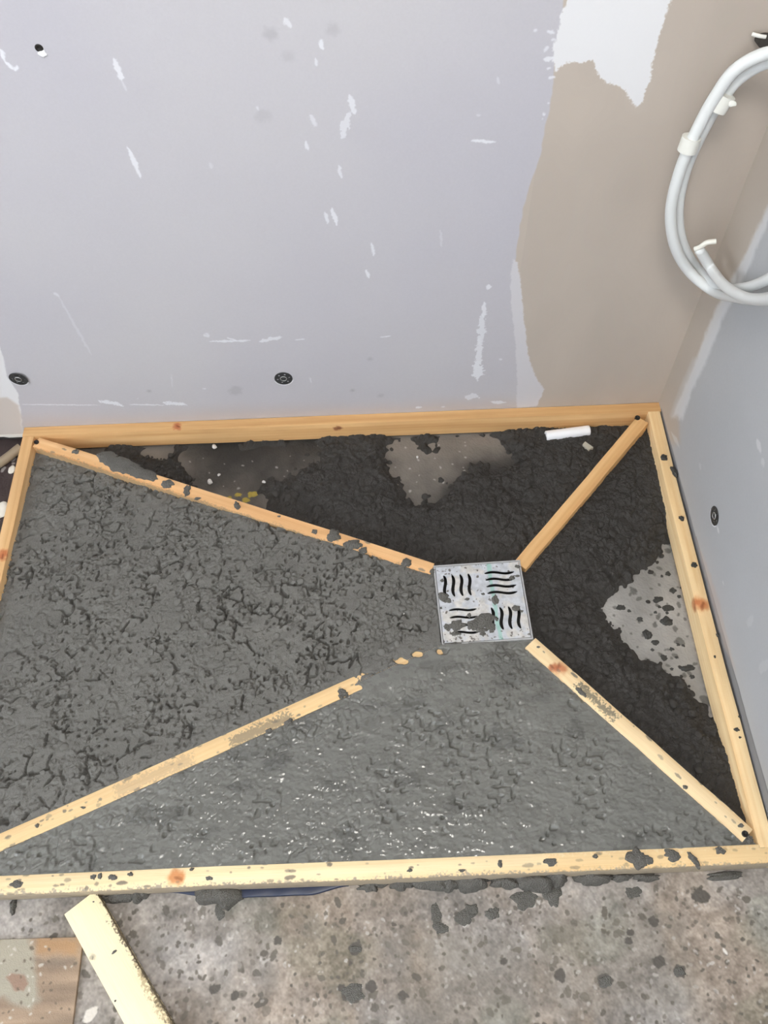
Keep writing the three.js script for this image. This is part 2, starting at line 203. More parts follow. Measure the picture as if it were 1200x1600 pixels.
{ // front wall, behind the camera, with the window
  const wx0 = -2.0, wx1 = -0.9, wy0 = 0.9, wy1 = 2.1;
  const g = mergeGeometries([boxGeo(X0 - 0.1, 0, Z1, wx0, CEIL, Z1 + 0.12), boxGeo(wx1, 0, Z1, WX, CEIL, Z1 + 0.12), boxGeo(wx0, 0, Z1, wx1, wy0, Z1 + 0.12), boxGeo(wx0, wy1, Z1, wx1, CEIL, Z1 + 0.12)]);
  struct('wall_front', g, paintMat);
  const fm = new THREE.MeshStandardMaterial({ color: 0xf0f0ee, roughness: 0.4 });
  const fr = mergeGeometries([boxGeo(wx0, wy0, Z1 + 0.03, wx0 + 0.05, wy1, Z1 + 0.08), boxGeo(wx1 - 0.05, wy0, Z1 + 0.03, wx1, wy1, Z1 + 0.08), boxGeo(wx0 + 0.05, wy0, Z1 + 0.03, wx1 - 0.05, wy0 + 0.05, Z1 + 0.08), boxGeo(wx0 + 0.05, wy1 - 0.05, Z1 + 0.03, wx1 - 0.05, wy1, Z1 + 0.08), boxGeo(-1.475, wy0 + 0.05, Z1 + 0.03, -1.425, wy1 - 0.05, Z1 + 0.08)]);
  const win = struct('window_1', fr, fm);
  const glass = new THREE.MeshPhysicalMaterial({ color: 0xffffff, transmission: 1, thickness: 0, roughness: 0, ior: 1.5 });
  for (const [a, b] of [[wx0 + 0.05, -1.475], [-1.425, wx1 - 0.05]]) { const p = new THREE.PlaneGeometry(b - a, wy1 - wy0 - 0.1); p.translate((a + b) / 2, (wy0 + wy1) / 2, Z1 + 0.055); obj('pane', p, glass, win); }
}
struct('ceiling', boxGeo(X0 - 0.1, CEIL, -0.16, 0.12, CEIL + 0.1, Z1 + 0.12), new THREE.MeshStandardMaterial({ color: new THREE.Color(0.75, 0.75, 0.75), roughness: 0.9 }));
{
  const t = thing('ceiling_light', 'square white ceiling light panel above the shower floor', 'ceiling light', new THREE.Vector3(LAMP.x, LAMP.y, LAMP.z));
  const f = 0.02, a = LAMP.w / 2, b = LAMP.d / 2;
  obj('housing', mergeGeometries([boxGeo(-a - f, 0.004, -b - f, a + f, 0.04, b + f), boxGeo(-a - f, -0.006, -b - f, -a, 0.004, b + f), boxGeo(a, -0.006, -b - f, a + f, 0.004, b + f), boxGeo(-a, -0.006, -b - f, a, 0.004, -b), boxGeo(-a, -0.006, b, a, 0.004, b + f)]), new THREE.MeshStandardMaterial({ color: 0xf2f2f2, roughness: 0.5 }), t);
  obj('diffuser', boxGeo(-a, -0.004, -b, a, 0.004, b), new THREE.MeshStandardMaterial({ color: 0xffffff, emissive: LAMP.color, emissiveIntensity: 1.5 }), t);
}

// ---------------------------------------------------------------- timber battens of the frame and the four falls
function woodTexture(seed, L, perim, { base = [226, 190, 140], late = [196, 146, 92], knots = [], stains = [], dirt = 0, w = 1536, h = 160, contrast = 1 }) {
  const s = new Sheet(w, h, 0, 0, L, perim);
  s.fill((u, v) => {
    let du = 0, dv = 0, kc = 0; for (const k of knots) { const a = u - k.u, b = v - k.v, q = Math.exp(-(a * a / (k.r * k.r * 6) + b * b / (k.r * k.r * 2.2))); dv += b > 0 ? q * k.r * 0.9 : -q * k.r * 0.9; }
    const g = fbm((u + seed) * 2.2, (v + dv * 0.5 + du) / 0.012 + 2 * noise(u * 1.6, v * 8, seed), seed, 3), ring = 0.5 + 0.5 * Math.sin((v + dv * 0.6) / 0.0016 + 9 * noise(u * 2, v * 30, seed + 4));
    const fib = noise(u / 0.018, v / 0.0006, seed + 8), t = clamp(0.14 + contrast * (0.85 * (g - 0.35) + 0.14 * ring * g * 1.6) + 0.12 * (fib - 0.5));
    const blotch = 1 + 0.1 * (fbm(u / 0.12, v / 0.05, seed + 3, 3) - 0.5);
    const c = base.map((b, i) => lerp(b, late[i], t) * blotch);
    return c;
  });
  for (const k of knots) { const c = k.c ?? [176, 92, 44]; s.blob(k.u, k.v, k.r * (k.s ?? 1.1), k.r, k.a ?? 0, c, { alpha: k.al ?? 0.72, soft: k.r * 0.5, warp: k.r * 0.55, scale: k.r * 0.9, seed: seed + 5 }); s.blob(k.u + k.r * 0.3, k.v, k.r * 0.6, k.r * 0.22, k.a ?? 0, c.map((q) => q * 0.66), { alpha: 0.6, soft: k.r * 0.2, warp: k.r * 0.15 }); }
  const r = rng(seed * 13 + 5);
  for (let i = 0; i < dirt; i++) { const q = r(), rad = 0.0008 + 0.0022 * q * q; s.blob(r() * L, r() * perim, rad * (1 + 2 * r()), rad, 0, [112, 104, 92], { alpha: 0.35 + 0.5 * r(), soft: 0.001, seed: i }); }
  for (const [u0, u1, v0, v1, c, al] of stains) s.poly([[u0, v0], [u1, v0], [u1, v1], [u0, v1]], c, { alpha: al, warp: 0.006, scale: 0.012, soft: 0.003, seed: seed + u0 * 100, rag: 0.012 });
  return s.texture();
}
// v of the wrap: 0..h left side going up, h..h+w top, then the other side down, then the underside
function timberGeo(L, w, h, bow = 0, seed = 1, seg = 40) {
  const c = 0.0014, prof = [[-w / 2, -h + c], [-w / 2, -c], [-w / 2 + c * 0.3, -c * 0.3], [-w / 2 + c, 0], [w / 2 - c, 0], [w / 2 - c * 0.3, -c * 0.3], [w / 2, -c], [w / 2, -h + c], [w / 2 - c, -h], [-w / 2 + c, -h], [-w / 2, -h + c]];
  const P = 2 * (w + h), d = [0]; for (let i = 1; i < prof.length; i++) d.push(d[i - 1] + Math.hypot(prof[i][0] - prof[i - 1][0], prof[i][1] - prof[i - 1][1]));
  const pos = [], uv = [], idx = [], n = prof.length;
  for (let i = 0; i <= seg; i++) { const t = i / seg, off = bow * 4 * t * (1 - t), wob = (noise(t * 9, 1, seed) - 0.5) * 0.0012, woy = (noise(t * 7, 5, seed) - 0.5) * 0.001; for (let k = 0; k < n; k++) { pos.push(t * L, prof[k][1] + (prof[k][1] > -h / 2 ? woy : 0), prof[k][0] + off + wob); uv.push(t, d[k] / d[n - 1]); } }
  for (let i = 0; i < seg; i++) for (let k = 0; k < n - 1; k++) { const a = i * n + k, b = a + 1, e = a + n, f = e + 1; idx.push(a, e, b, b, e, f); }
  for (const end of [0, seg]) { const b0 = pos.length / 3; for (let k = 0; k < n - 1; k++) { const q = (end * n + k) * 3; pos.push(pos[q], pos[q + 1], pos[q + 2]); uv.push(end ? 0.97 + 0.03 * ((prof[k][0] + w / 2) / w) : 0.03 * ((prof[k][0] + w / 2) / w), (prof[k][1] + h) / h * 0.3); } for (let k = 1; k < n - 2; k++) end ? idx.push(b0, b0 + k + 1, b0 + k) : idx.push(b0, b0 + k, b0 + k + 1); }
  const g = new THREE.BufferGeometry(); g.setAttribute('position', new THREE.Float32BufferAttribute(pos, 3)); g.setAttribute('uv', new THREE.Float32BufferAttribute(uv, 2)); g.setIndex(idx);
  return toCreasedNormals(g, 0.6);
}
const woodBump = (() => { const n = 512, s = grayTexture(n, (u, v) => 0.5 * noise(u * 24, v * 200, 31) + 0.5 * fbm(u * 8, v * 50, 37, 3)); return s; })();
function timber(name, label, A, B, w, h, { bow = 0, seed = 1, tex = {} }) {
  const t = thing(name, label, 'timber batten', A); const L = A.distanceTo(B), d = B.clone().sub(A).normalize();
  const zz = new THREE.Vector3().crossVectors(d, new THREE.Vector3(0, 1, 0)).normalize(), yy = new THREE.Vector3().crossVectors(zz, d);
  t.setRotationFromMatrix(new THREE.Matrix4().makeBasis(d, yy, zz)); t.updateMatrixWorld();
  const map = woodTexture(seed, L, 2 * (w + h), tex);
  obj('timber_body', timberGeo(L, w, h, bow, seed), new THREE.MeshStandardMaterial({ map, roughness: 0.72, bumpMap: woodBump, bumpScale: 0.0004 }), t);
  t.userData.length = undefined; return t;
}

// mortar splats: thin irregular domes
function splatGeo(rx, rz, h, seed, n = 30) {
  const r = rng(seed * 31 + 7), rings = [0, 0.25, 0.5, 0.7, 0.86, 0.96, 1.0], prof = [0.95, 1, 0.92, 0.75, 0.5, 0.25, -0.12], pos = [], idx = [], ph = r() * 9;
  const rad = []; for (let i = 0; i < n; i++) { const ca = Math.cos(i / n * 6.2832), sa = Math.sin(i / n * 6.2832); rad.push(0.4 + 1.15 * fbm(ca * 1.6 + ph, sa * 1.6 + ph, seed, 4) + 0.12 * (r() - 0.5)); }; 
  for (let q = 0; q < rings.length; q++) for (let i = 0; i < n; i++) { const a = i / n * 6.2832, f = rings[q] * rad[i]; pos.push(Math.cos(a) * rx * f, h * (prof[q] * (0.7 + 0.6 * noise(Math.cos(a) * f * 2.2 + ph, Math.sin(a) * f * 2.2 + ph, seed + 3))), Math.sin(a) * rz * f); }
  for (let q = 0; q < rings.length - 1; q++) for (let i = 0; i < n; i++) { const a = q * n + i, b = q * n + (i + 1) % n; idx.push(a, b, a + n, b, b + n, a + n); }
  const g = new THREE.BufferGeometry(); g.setAttribute('position', new THREE.Float32BufferAttribute(pos, 3)); g.setIndex(idx); planarUV(g, (x) => x / 0.2 + seed, (x, y, z) => z / 0.2); g.computeVertexNormals(); return g;
}
const splatMat = new THREE.MeshStandardMaterial({ color: new THREE.Color(0.125, 0.12, 0.107), roughness: 0.75, bumpMap: scaled(fineBump, 1.3), bumpScale: 0.003 });
const darkSplatMat = new THREE.MeshStandardMaterial({ color: new THREE.Color(0.04, 0.039, 0.035), roughness: 0.7, bumpMap: scaled(fineBump, 1), bumpScale: 0.0015 });
let splatSeed = 1;
function onTop(o, px, py) { const n = V(0, 1, 0).applyQuaternion(o.quaternion), d = ray(px, py); return eye.clone().addScaledVector(d, o.position.clone().sub(eye).dot(n) / d.dot(n)); }
function splats(parent, list, y, mat = splatMat, name = 'mortar_splat') {   // list of [px, py, half width, half depth, height, turn]
  parent.updateMatrixWorld(); const small = [];
  for (const [px, py, rx, rz, h = 0.003, turn = 0] of list) {
    const p = parent.worldToLocal(parent.userData.category === 'timber batten' ? onTop(parent, px, py) : atY(px, py, y)); const g = splatGeo(rx * 0.001, rz * 0.001, h, ++splatSeed); g.rotateY(turn);
    if (parent !== floor) { const q = new THREE.Quaternion().copy(parent.quaternion).invert(); g.applyQuaternion(q); p.y = Math.max(p.y, -0.0006); }
    if (rx + rz < 8) { g.translate(p.x, p.y, p.z); small.push(g); continue; }
    const m = obj(name, g, mat, parent); m.position.copy(p);
  }
  if (small.length) { const m = obj('mortar_specks', mergeGeometries(small), mat, parent); m.userData.kind = 'stuff'; }
}
function screw(parent, px, py, y, r = 0.0036) {
  parent.updateMatrixWorld(); const p = parent.worldToLocal(atY(px, py, y));
  const prof = [[0, -0.0016], [r * 0.3, -0.0016], [r * 0.42, -0.0004], [r * 0.8, 0.0002], [r, -0.0002], [r, -0.004]].map(([a, b]) => new THREE.Vector2(a, b));
  const m = obj('screw_head', new THREE.LatheGeometry(prof.reverse(), 16), screwMat, parent); m.position.set(p.x, 0.0021, p.z);
}
const screwMat = new THREE.MeshStandardMaterial({ color: new THREE.Color(0.02, 0.018, 0.016), roughness: 0.55, metalness: 0.4 });
const BH = 0.045;                                      // the battens stand a few millimetres clear of the slab
const kv = (w, h, side) => h + w / 2;                  // v of the middle of the top face

const boardBack = timber('frame_batten', 'long pine batten along the foot of the back wall, small round knot on its face', V(-1.2, H, 0.0112), V(0.002, H, 0.0112), 0.0215, BH, { seed: 3, tex: { base: [224, 184, 130], late: [188, 136, 82], knots: [{ u: 0.592, v: 0.045 + 0.0215 + 0.012, r: 0.006, c: [120, 66, 38], s: 1.5 }, { u: 0.29, v: 0.045 + 0.012, r: 0.008, c: [168, 84, 48], s: 0.9, a: 0.5 }] } });
const boardRight = timber('frame_batten', 'long pine batten along the foot of the right wall with a big orange knot', V(-0.0115, H, 0.0225), V(-0.0115, H, 0.8), 0.0225, BH, { bow: 0.003, seed: 7, tex: { base: [242, 218, 172], late: [216, 174, 120], knots: [{ u: 0.40, v: 0.045 + 0.011, r: 0.013, c: [184, 98, 48], s: 0.9, a: 0.4 }, { u: 0.40, v: 0.045 + 0.028, r: 0.011, c: [176, 100, 56], al: 0.6 }] } });
const boardLeft = timber('frame_batten', 'pine batten closing the left end of the frame, cut off by the left picture edge', V(-1.189, H, 0.0225), V(-1.189, H, 0.7955), 0.0215, BH, { seed: 11, tex: { base: [228, 190, 138], late: [196, 146, 92], knots: [{ u: 0.255, v: 0.045 + 0.006, r: 0.009, c: [170, 84, 42] }] } });
const boardFront = timber('frame_batten', 'pale cement-spattered pine batten along the front of the frame', V(-1.2, H, 0.808), V(0.0015, H, 0.808), 0.025, BH, { seed: 15, tex: { base: [240, 218, 176], late: [222, 188, 136], dirt: 420, knots: [{ u: 0.362, v: 0.045 + 0.013, r: 0.0105, c: [196, 116, 62], s: 1.2, a: 0.3 }], stains: [[0, 1.2, 0.045 + 0.0245, 0.045 + 0.075, [150, 140, 126], 0.8], [0.88, 1.2, 0.045, 0.07, [222, 180, 120], 0.35]] } });
// falls: from the frame corners (level with its top) down to the drain
const DC = V(-0.3712, 0, 0.3973), DY = H - 0.012;      // drain centre and the height of the rail ends there
const railTL = timber('fall_batten', 'diagonal pine batten from the back left corner to the drain, lumps of mortar on top', V(-1.172, H - 0.0005, 0.0350), V(-0.449, DY, 0.331), 0.0225, 0.034, { seed: 19, tex: { base: [232, 188, 136], late: [204, 148, 94], dirt: 40, stains: [[0.0, 0.8, 0.034 + 0.0245, 0.034 + 0.06, [150, 130, 100], 0.6]] } });
const railTR = timber('fall_batten', 'clean diagonal pine batten from the back right corner to the drain', V(-0.0365, H - 0.0005, 0.0405), V(-0.3, DY, 0.3315), 0.024, 0.034, { seed: 23, tex: { base: [228, 186, 130], late: [198, 146, 90] } });
const railBR = timber('fall_batten', 'diagonal pine batten from the front right corner to the drain with an orange knot', V(-0.0335, H - 0.0005, 0.7830), V(-0.3, DY, 0.4735), 0.025, 0.034, { seed: 27, tex: { base: [244, 220, 176], late: [220, 180, 128], dirt: 60, knots: [{ u: 0.347, v: 0.034 + 0.012, r: 0.012, c: [186, 104, 66], s: 0.7, a: 1.2 }, { u: 0.355, v: 0.034 + 0.005, r: 0.008, c: [170, 96, 60], s: 0.8 }], stains: [[0.235, 0.31, 0.034 + 0.006, 0.034 + 0.019, [104, 98, 84], 0.75]] } });
const railBL = timber('fall_batten', 'diagonal pine batten from the front left, its drain end buried in mortar', V(-1.163, H - 0.0005, 0.7800), V(-0.447, DY, 0.474), 0.025, 0.034, { seed: 31, tex: { base: [238, 210, 160], late: [210, 168, 116], dirt: 260, stains: [[0.42, 0.52, 0.034 + 0.008, 0.034 + 0.025, [112, 104, 90], 0.6], [0.24, 0.36, 0.034 + 0.004, 0.034 + 0.022, [164, 142, 116], 0.4]] } });

screw(railTL, 57, 691, H, 0.0045); screw(railTR, 996, 653, H, 0.005); screw(railBR, 1164, 1303, H, 0.0045);

// ---------------------------------------------------------------- mortar
const LX0 = -1.1783, LX1 = -0.023, LZ0 = 0.022, LZ1 = 0.7955, Y0 = 0.0;
const TLc = [-1.1783, 0.0325], TRc = [-0.0225, 0.0255], BRc = [-0.0225, 0.797], BLc = [-1.1783, 0.7865];
const dTL = [-0.4473, 0.3267], dTR = [-0.2991, 0.3222], dBR = [-0.2968, 0.4677], dBL = [-0.4445, 0.4725];
function lineDist(a, b, x, z) { const ex = b[0] - a[0], ez = b[1] - a[1], l = Math.hypot(ex, ez), wx = x - a[0], wz = z - a[1]; return [(ex * wz - ez * wx) / l, clamp((wx * ex + wz * ez) / (l * l))]; }  // signed distance, along
const P2 = (list, y) => list.map(([px, py]) => { const p = atY(px, py, y); return [p.x, p.z]; });
const bareEast = P2([[938, 950], [968, 920], [1000, 897], [1040, 850], [1066, 850], [1130, 1125], [1105, 1115], [1080, 1098], [1060, 1060], [1034, 1045], [1010, 1028], [985, 1018], [964, 990]], 0);
const bareBack = [[705, 722, 0.05], [735, 705, 0.04], [655, 742, 0.05], [632, 712, 0.03], [765, 712, 0.035], [690, 765, 0.03], [322, 722, 0.055], [380, 742, 0.05], [345, 760, 0.045], [300, 728, 0.03], [430, 722, 0.045], [395, 785, 0.03], [470, 705, 0.035], [350, 700, 0.03], [250, 700, 0.03], [150, 705, 0.02]].map(([px, py, r]) => { const p = atY(px, py, 0); return [p.x, p.z, r]; });
const backHeaps = [[225, 728, 0.035, 0.012], [275, 738, 0.03, 0.012], [690, 703, 0.026, 0.008], [750, 800, 0.1, 0.012], [560, 780, 0.1, 0.01], [870, 740, 0.1, 0.008]].map(([px, py, r, h]) => { const p = atY(px, py, 0.01); return [p.x, p.z, r, h]; });
const peeks = P2([[628, 1033], [652, 1022], [692, 1018], [560, 1075], [545, 1078]], H - 0.01);

function cracks(x, z, s, cell, width) { const q = worley(x / cell + 0.35 * fbm(x / 0.012, z / 0.012, s + 3, 3), z / cell + 0.35 * fbm(x / 0.012, z / 0.012, s + 5, 3), s); return 1 - sstep(0, width, q[1] - q[0]); }
function lumps(x, z, s, cell) {                        // broken clods: tilted plates with soft shoulders and narrow gaps
  const wx = x + 1.1 * cell * (fbm(x / cell * 0.9, z / cell * 0.9, s + 7, 3) - 0.5), wz = z + 1.1 * cell * (fbm(x / cell * 0.9, z / cell * 0.9, s + 8, 3) - 0.5);
  const q = worley(wx / cell, wz / cell, s), e = sstep(0.0, 0.3, q[1] - q[0]), tx = (hash(q[2] * 1e6, 1, s) - 0.5), tz = (hash(q[2] * 1e6, 2, s) - 0.5);
  return e * (0.25 + 0.55 * q[2]) + 0.7 * e * (tx * q[3] + tz * q[4]) + 0.12;
}
const sections = {
  west: {
    poly: [TLc, dTL, dBL, BLc, [LX0, BLc[1]]],
    h(x, z) {
      const [s1, t1] = lineDist(TLc, dTL, x, z), [s2, t2] = lineDist(BLc, dBL, x, z); const a = Math.abs(s1), b = Math.abs(s2), w = sstep(0, 0.85, a / (a + b + 1e-6));
      const ux = clamp((x - LX0) / (dTL[0] - LX0)); const plane = lerp(0, -0.0125, ux);
      let off = lerp(lerp(0.021, 0.002, sstep(0.05, 0.85, t1)), 0.0015, w); off = lerp(Math.max(off, 0.020 * (1 - w * 0.8)), off, sstep(0, 0.16, x - LX0));
      const rough = lerp(0.7, 1.1, sstep(0.32, 0.62, fbm(x / 0.1, z / 0.1, 41, 3)));
      const nearBL = sstep(0.03, 0.010, b);
      let h = plane - off + 0.007 * (fbm(x / 0.11, z / 0.11, 43, 3) - 0.5) * (1 - 0.5 * nearBL);
      const fm = sstep(0.35, 0.68, fbm(x / 0.03, z / 0.03, 59, 3));
      let d = 0.0055 * (fbm(x / 0.028, z / 0.028, 44, 4) - 0.5) + 0.0036 * (lumps(x, z, 45, 0.03) - 0.4) * fm + 0.0026 * (lumps(x, z, 49, 0.014) - 0.4) * (0.1 + 0.9 * fm) + 0.0014 * (lumps(x, z, 53, 0.007) - 0.3) * fm + 0.0012 * (fbm(x / 0.005, z / 0.005, 57, 2) - 0.5);
      const c1 = sstep(0.55, 0.62, fbm(x / 0.02, z / 0.02, 63, 3)), c2 = sstep(0.56, 0.62, fbm(x / 0.012, z / 0.012, 69, 3)), c3 = sstep(0.52, 0.62, fbm(x / 0.05, z / 0.05, 70, 3));
      d -= 0.011 * cracks(x, z, 61, 0.03, 0.11) * c1 + 0.008 * cracks(x, z, 67, 0.013, 0.17) * c2 * (0.35 + 0.65 * c3) + 0.006 * sstep(0.76, 0.84, noise(x / 0.0055, z / 0.0055, 58)) * (0.3 + 0.7 * c3);
      h += d * rough * (1 - 0.72 * nearBL);
      // the buried end of the rail: mortar spread over its top, wood peeking out here and there
      const bury = sstep(0.80, 0.835, t2 + 0.03 * (fbm(x / 0.02, z / 0.02, 65, 3) - 0.5)) * sstep(0.05, 0.02, b);
      let pk = 0; for (const [qx, qz] of peeks) pk = Math.max(pk, sstep(0.011, 0.005, Math.hypot(x - qx, (z - qz) * 1.5) + 0.006 * (noise(x / 0.006, z / 0.006, 67) - 0.5)));
      if (bury > 0) h = lerp(h, lerp(0, -0.012, t2) + 0.0035 + d * 0.35 - 0.007 * pk, bury);
      else if (b < 0.013) h = Math.min(h, lerp(0, -0.012, t2) - 0.002);
      return H + h;
    },
    tone(x, z) { return 1 + 0.18 * (fbm(x / 0.12, z / 0.12, 201, 4) - 0.5) + 0.12 * (noise(x / 0.012, z / 0.012, 202) - 0.5); },
  },
  south: {
    poly: [BLc, dBL, dBR, BRc, [LX1, LZ1 + 0.001], [LX0, LZ1 + 0.001]],
    h(x, z) {
      const [s2, t2] = lineDist(BLc, dBL, x, z), [s3, t3] = lineDist(BRc, dBR, x, z), b = Math.abs(s2), c = Math.abs(s3);
      const t = clamp((z - 0.473) / (LZ1 - 0.473)); const plane = lerp(-0.0135, -0.0015, t) - 0.0015 * sstep(0.06, 0.02, c);
      const wetArea = sstep(0.56, 0.66, z + 0.05 * (fbm(x / 0.1, z / 0.1, 71, 3) - 0.5)) ; 
      const ca = Math.cos(0.22), sa = Math.sin(0.22), u = x * ca + z * sa, v = -x * sa + z * ca;
      const ridges = fbm(u / 0.028, v / 0.0065, 73, 3) - 0.5, mid = fbm(x / 0.02, z / 0.02, 75, 3) - 0.5, fine = noise(u / 0.0042, v / 0.0022, 77) - 0.5;
      let d = 0.004 * (fbm(x / 0.13, z / 0.13, 79, 3) - 0.5) + 0.0014 * ridges * (0.4 + 0.8 * wetArea) + 0.0024 * mid + 0.0007 * fine * (0.5 + wetArea * 0.8) + 0.0006 * (noise(x / 0.0035, z / 0.0035, 78) - 0.5);
      const pit = sstep(0.66, 0.8, noise(x / 0.007, z / 0.007, 81)) * sstep(0.5, 0.62, fbm(x / 0.06, z / 0.06, 83, 3)); d -= 0.0035 * pit;
      const crumb = sstep(0.54, 0.62, z) * 0 + sstep(0.12, 0.02, Math.min(b * 1.2, z - 0.46)); d += (crumb * 0.0028 + 0.0016 * sstep(0.54, 0.66, fbm(x / 0.07, z / 0.05, 88, 3))) * (lumps(x, z, 85, 0.012) - 0.45);
      let h = plane + d * (1 - 0.5 * sstep(0.02, 0.0, Math.min(b - 0.012, c - 0.012, LZ1 - z)));
      const bury = sstep(0.80, 0.835, t2 + 0.03 * (fbm(x / 0.02, z / 0.02, 65, 3) - 0.5)) * sstep(0.05, 0.02, b);
      let pk = 0; for (const [qx, qz] of peeks) pk = Math.max(pk, sstep(0.011, 0.005, Math.hypot(x - qx, (z - qz) * 1.5) + 0.006 * (noise(x / 0.006, z / 0.006, 67) - 0.5)));
      if (bury > 0) h = lerp(h, lerp(0, -0.012, t2) + 0.0035 + 0.002 * mid - 0.007 * pk, bury); else if (b < 0.013) h = Math.min(h, lerp(0, -0.012, t2) - 0.002);
      if (c < 0.013) h = Math.min(h, lerp(0, -0.012, t3) - 0.002);
      return H + h;
    },
    tone(x, z) { return 1 + 0.2 * (fbm(x / 0.1, z / 0.1, 211, 4) - 0.5) - 0.25 * sstep(0.62, 0.72, fbm(x / 0.05, z / 0.03, 212, 4)); },
  },
  back: {
    poly: [[LX0, LZ0], [LX1, LZ0], TRc, dTR, dTL, TLc],
    h(x, z) {
      let d = 1; for (const [cx, cz, r] of bareBack) d = Math.min(d, Math.hypot(x - cx, z - cz) - r);
      d += 0.05 * (fbm(x / 0.045, z / 0.045, 91, 4) - 0.5) + 0.014 * (noise(x / 0.01, z / 0.01, 93) - 0.5);
      let t = Math.min(0.013, d * 0.5); for (const [cx, cz, r, hh] of backHeaps) t += hh * (1 - sstep(0.2, 1, Math.hypot(x - cx, z - cz) / r + 0.3 * (fbm(x / 0.02, z / 0.02, 95, 2) - 0.5)));
      t = Math.max(t, -0.004); const edge = sstep(-0.002, 0.01, t);
      const [s1, t1] = lineDist(TLc, dTL, x, z); t += 0.006 * sstep(0.06, 0.0, Math.abs(s1)) * sstep(0.4, 0.8, t1);
      return Y0 + t + edge * (0.006 * (lumps(x, z, 97, 0.03) - 0.35) + 0.0035 * (lumps(x, z, 99, 0.014) - 0.35) + 0.0015 * (lumps(x, z, 101, 0.007) - 0.3) + 0.007 * (fbm(x / 0.03, z / 0.03, 98, 4) - 0.5)) + 0.004 * (fbm(x / 0.08, z / 0.08, 103, 3) - 0.5);
    },
    tone(x, z) { return 1 + 0.3 * (fbm(x / 0.09, z / 0.09, 221, 4) - 0.5); },
  },
  east: {
    poly: [TRc, dTR, dBR, BRc, [LX1, BRc[1]], [LX1, TRc[1]]],
    h(x, z) {
      let d = sdPoly(bareEast, x, z); d += 0.03 * (fbm(x / 0.03, z / 0.03, 111, 4) - 0.5) + 0.014 * (noise(x / 0.009, z / 0.009, 113) - 0.5);
      let t = Math.max(-0.004, Math.min(0.02, d * 0.42 + 0.001)); const edge = sstep(-0.002, 0.008, t); t += 0.006 * sstep(0.05, 0.11, d);
      return Y0 + t + edge * (0.006 * (lumps(x, z, 117, 0.03) - 0.35) + 0.0035 * (lumps(x, z, 119, 0.014) - 0.35) + 0.0015 * (lumps(x, z, 121, 0.007) - 0.3) + 0.007 * (fbm(x / 0.03, z / 0.03, 118, 4) - 0.5)) + 0.004 * (fbm(x / 0.08, z / 0.08, 123, 3) - 0.5);
    },
    tone(x, z) { return 1 + 0.25 * (fbm(x / 0.09, z / 0.09, 231, 4) - 0.5); },
  },
};
function bedGeo(sec, step) {
  const { poly, h, tone } = sec; let a = 1e9, b = 1e9, c = -1e9, d = -1e9; for (const [x, z] of poly) { a = Math.min(a, x); b = Math.min(b, z); c = Math.max(c, x); d = Math.max(d, z); }
  const nx = Math.round((c - a) / step) + 1, nz = Math.round((d - b) / step) + 1, id = new Int32Array(nx * nz).fill(-1), pos = [], col = [], uv = [], idx = [];
  const inside = (x, z) => { let k = false; for (let i = 0, j = poly.length - 1; i < poly.length; j = i++) if ((poly[i][1] > z) !== (poly[j][1] > z) && x < (poly[j][0] - poly[i][0]) * (z - poly[i][1]) / (poly[j][1] - poly[i][1]) + poly[i][0]) k = !k; return k; };
  const vert = (i, j) => { const k = j * nx + i; if (id[k] < 0) { const x = a + i * step, z = b + j * step, y = h(x, z), t = tone(x, z); id[k] = pos.length / 3; pos.push(x, y, z); col.push(t, t, t); uv.push(x / 0.25, z / 0.25); } return id[k]; };
  for (let j = 0; j < nz - 1; j++) for (let i = 0; i < nx - 1; i++) {
    if (!inside(a + (i + 0.5) * step, b + (j + 0.5) * step)) continue;
    const p = vert(i, j), q = vert(i + 1, j), r = vert(i, j + 1), s = vert(i + 1, j + 1);
    if (Math.max(pos[p * 3 + 1], pos[q * 3 + 1], pos[r * 3 + 1], pos[s * 3 + 1]) < -0.0005) continue;
    idx.push(p, r, q, q, r, s);
  }
  const g = new THREE.BufferGeometry(); g.setAttribute('position', new THREE.Float32BufferAttribute(pos, 3)); g.setAttribute('color', new THREE.Float32BufferAttribute(col, 3)); g.setAttribute('uv', new THREE.Float32BufferAttribute(uv, 2)); g.setIndex(idx); g.computeVertexNormals(); return g;
}
const crumbGeos = [1, 2, 3].map((s) => { const g = mergeVertices(new THREE.IcosahedronGeometry(1, 2).deleteAttribute('normal').deleteAttribute('uv'), 1e-4); const p = g.attributes.position; for (let i = 0; i < p.count; i++) { const x = p.getX(i), y = p.getY(i), z = p.getZ(i), k = 0.68 + 0.45 * noise(x * 1.6 + 9 + s * 5, y * 1.6 + z * 1.3 + 5, s) + 0.18 * noise(x * 4 + 9, y * 4 + z * 3 + 20, s + 4); p.setXYZ(i, x * k, y * k * 0.5, z * k); } g.computeVertexNormals(); return g; });
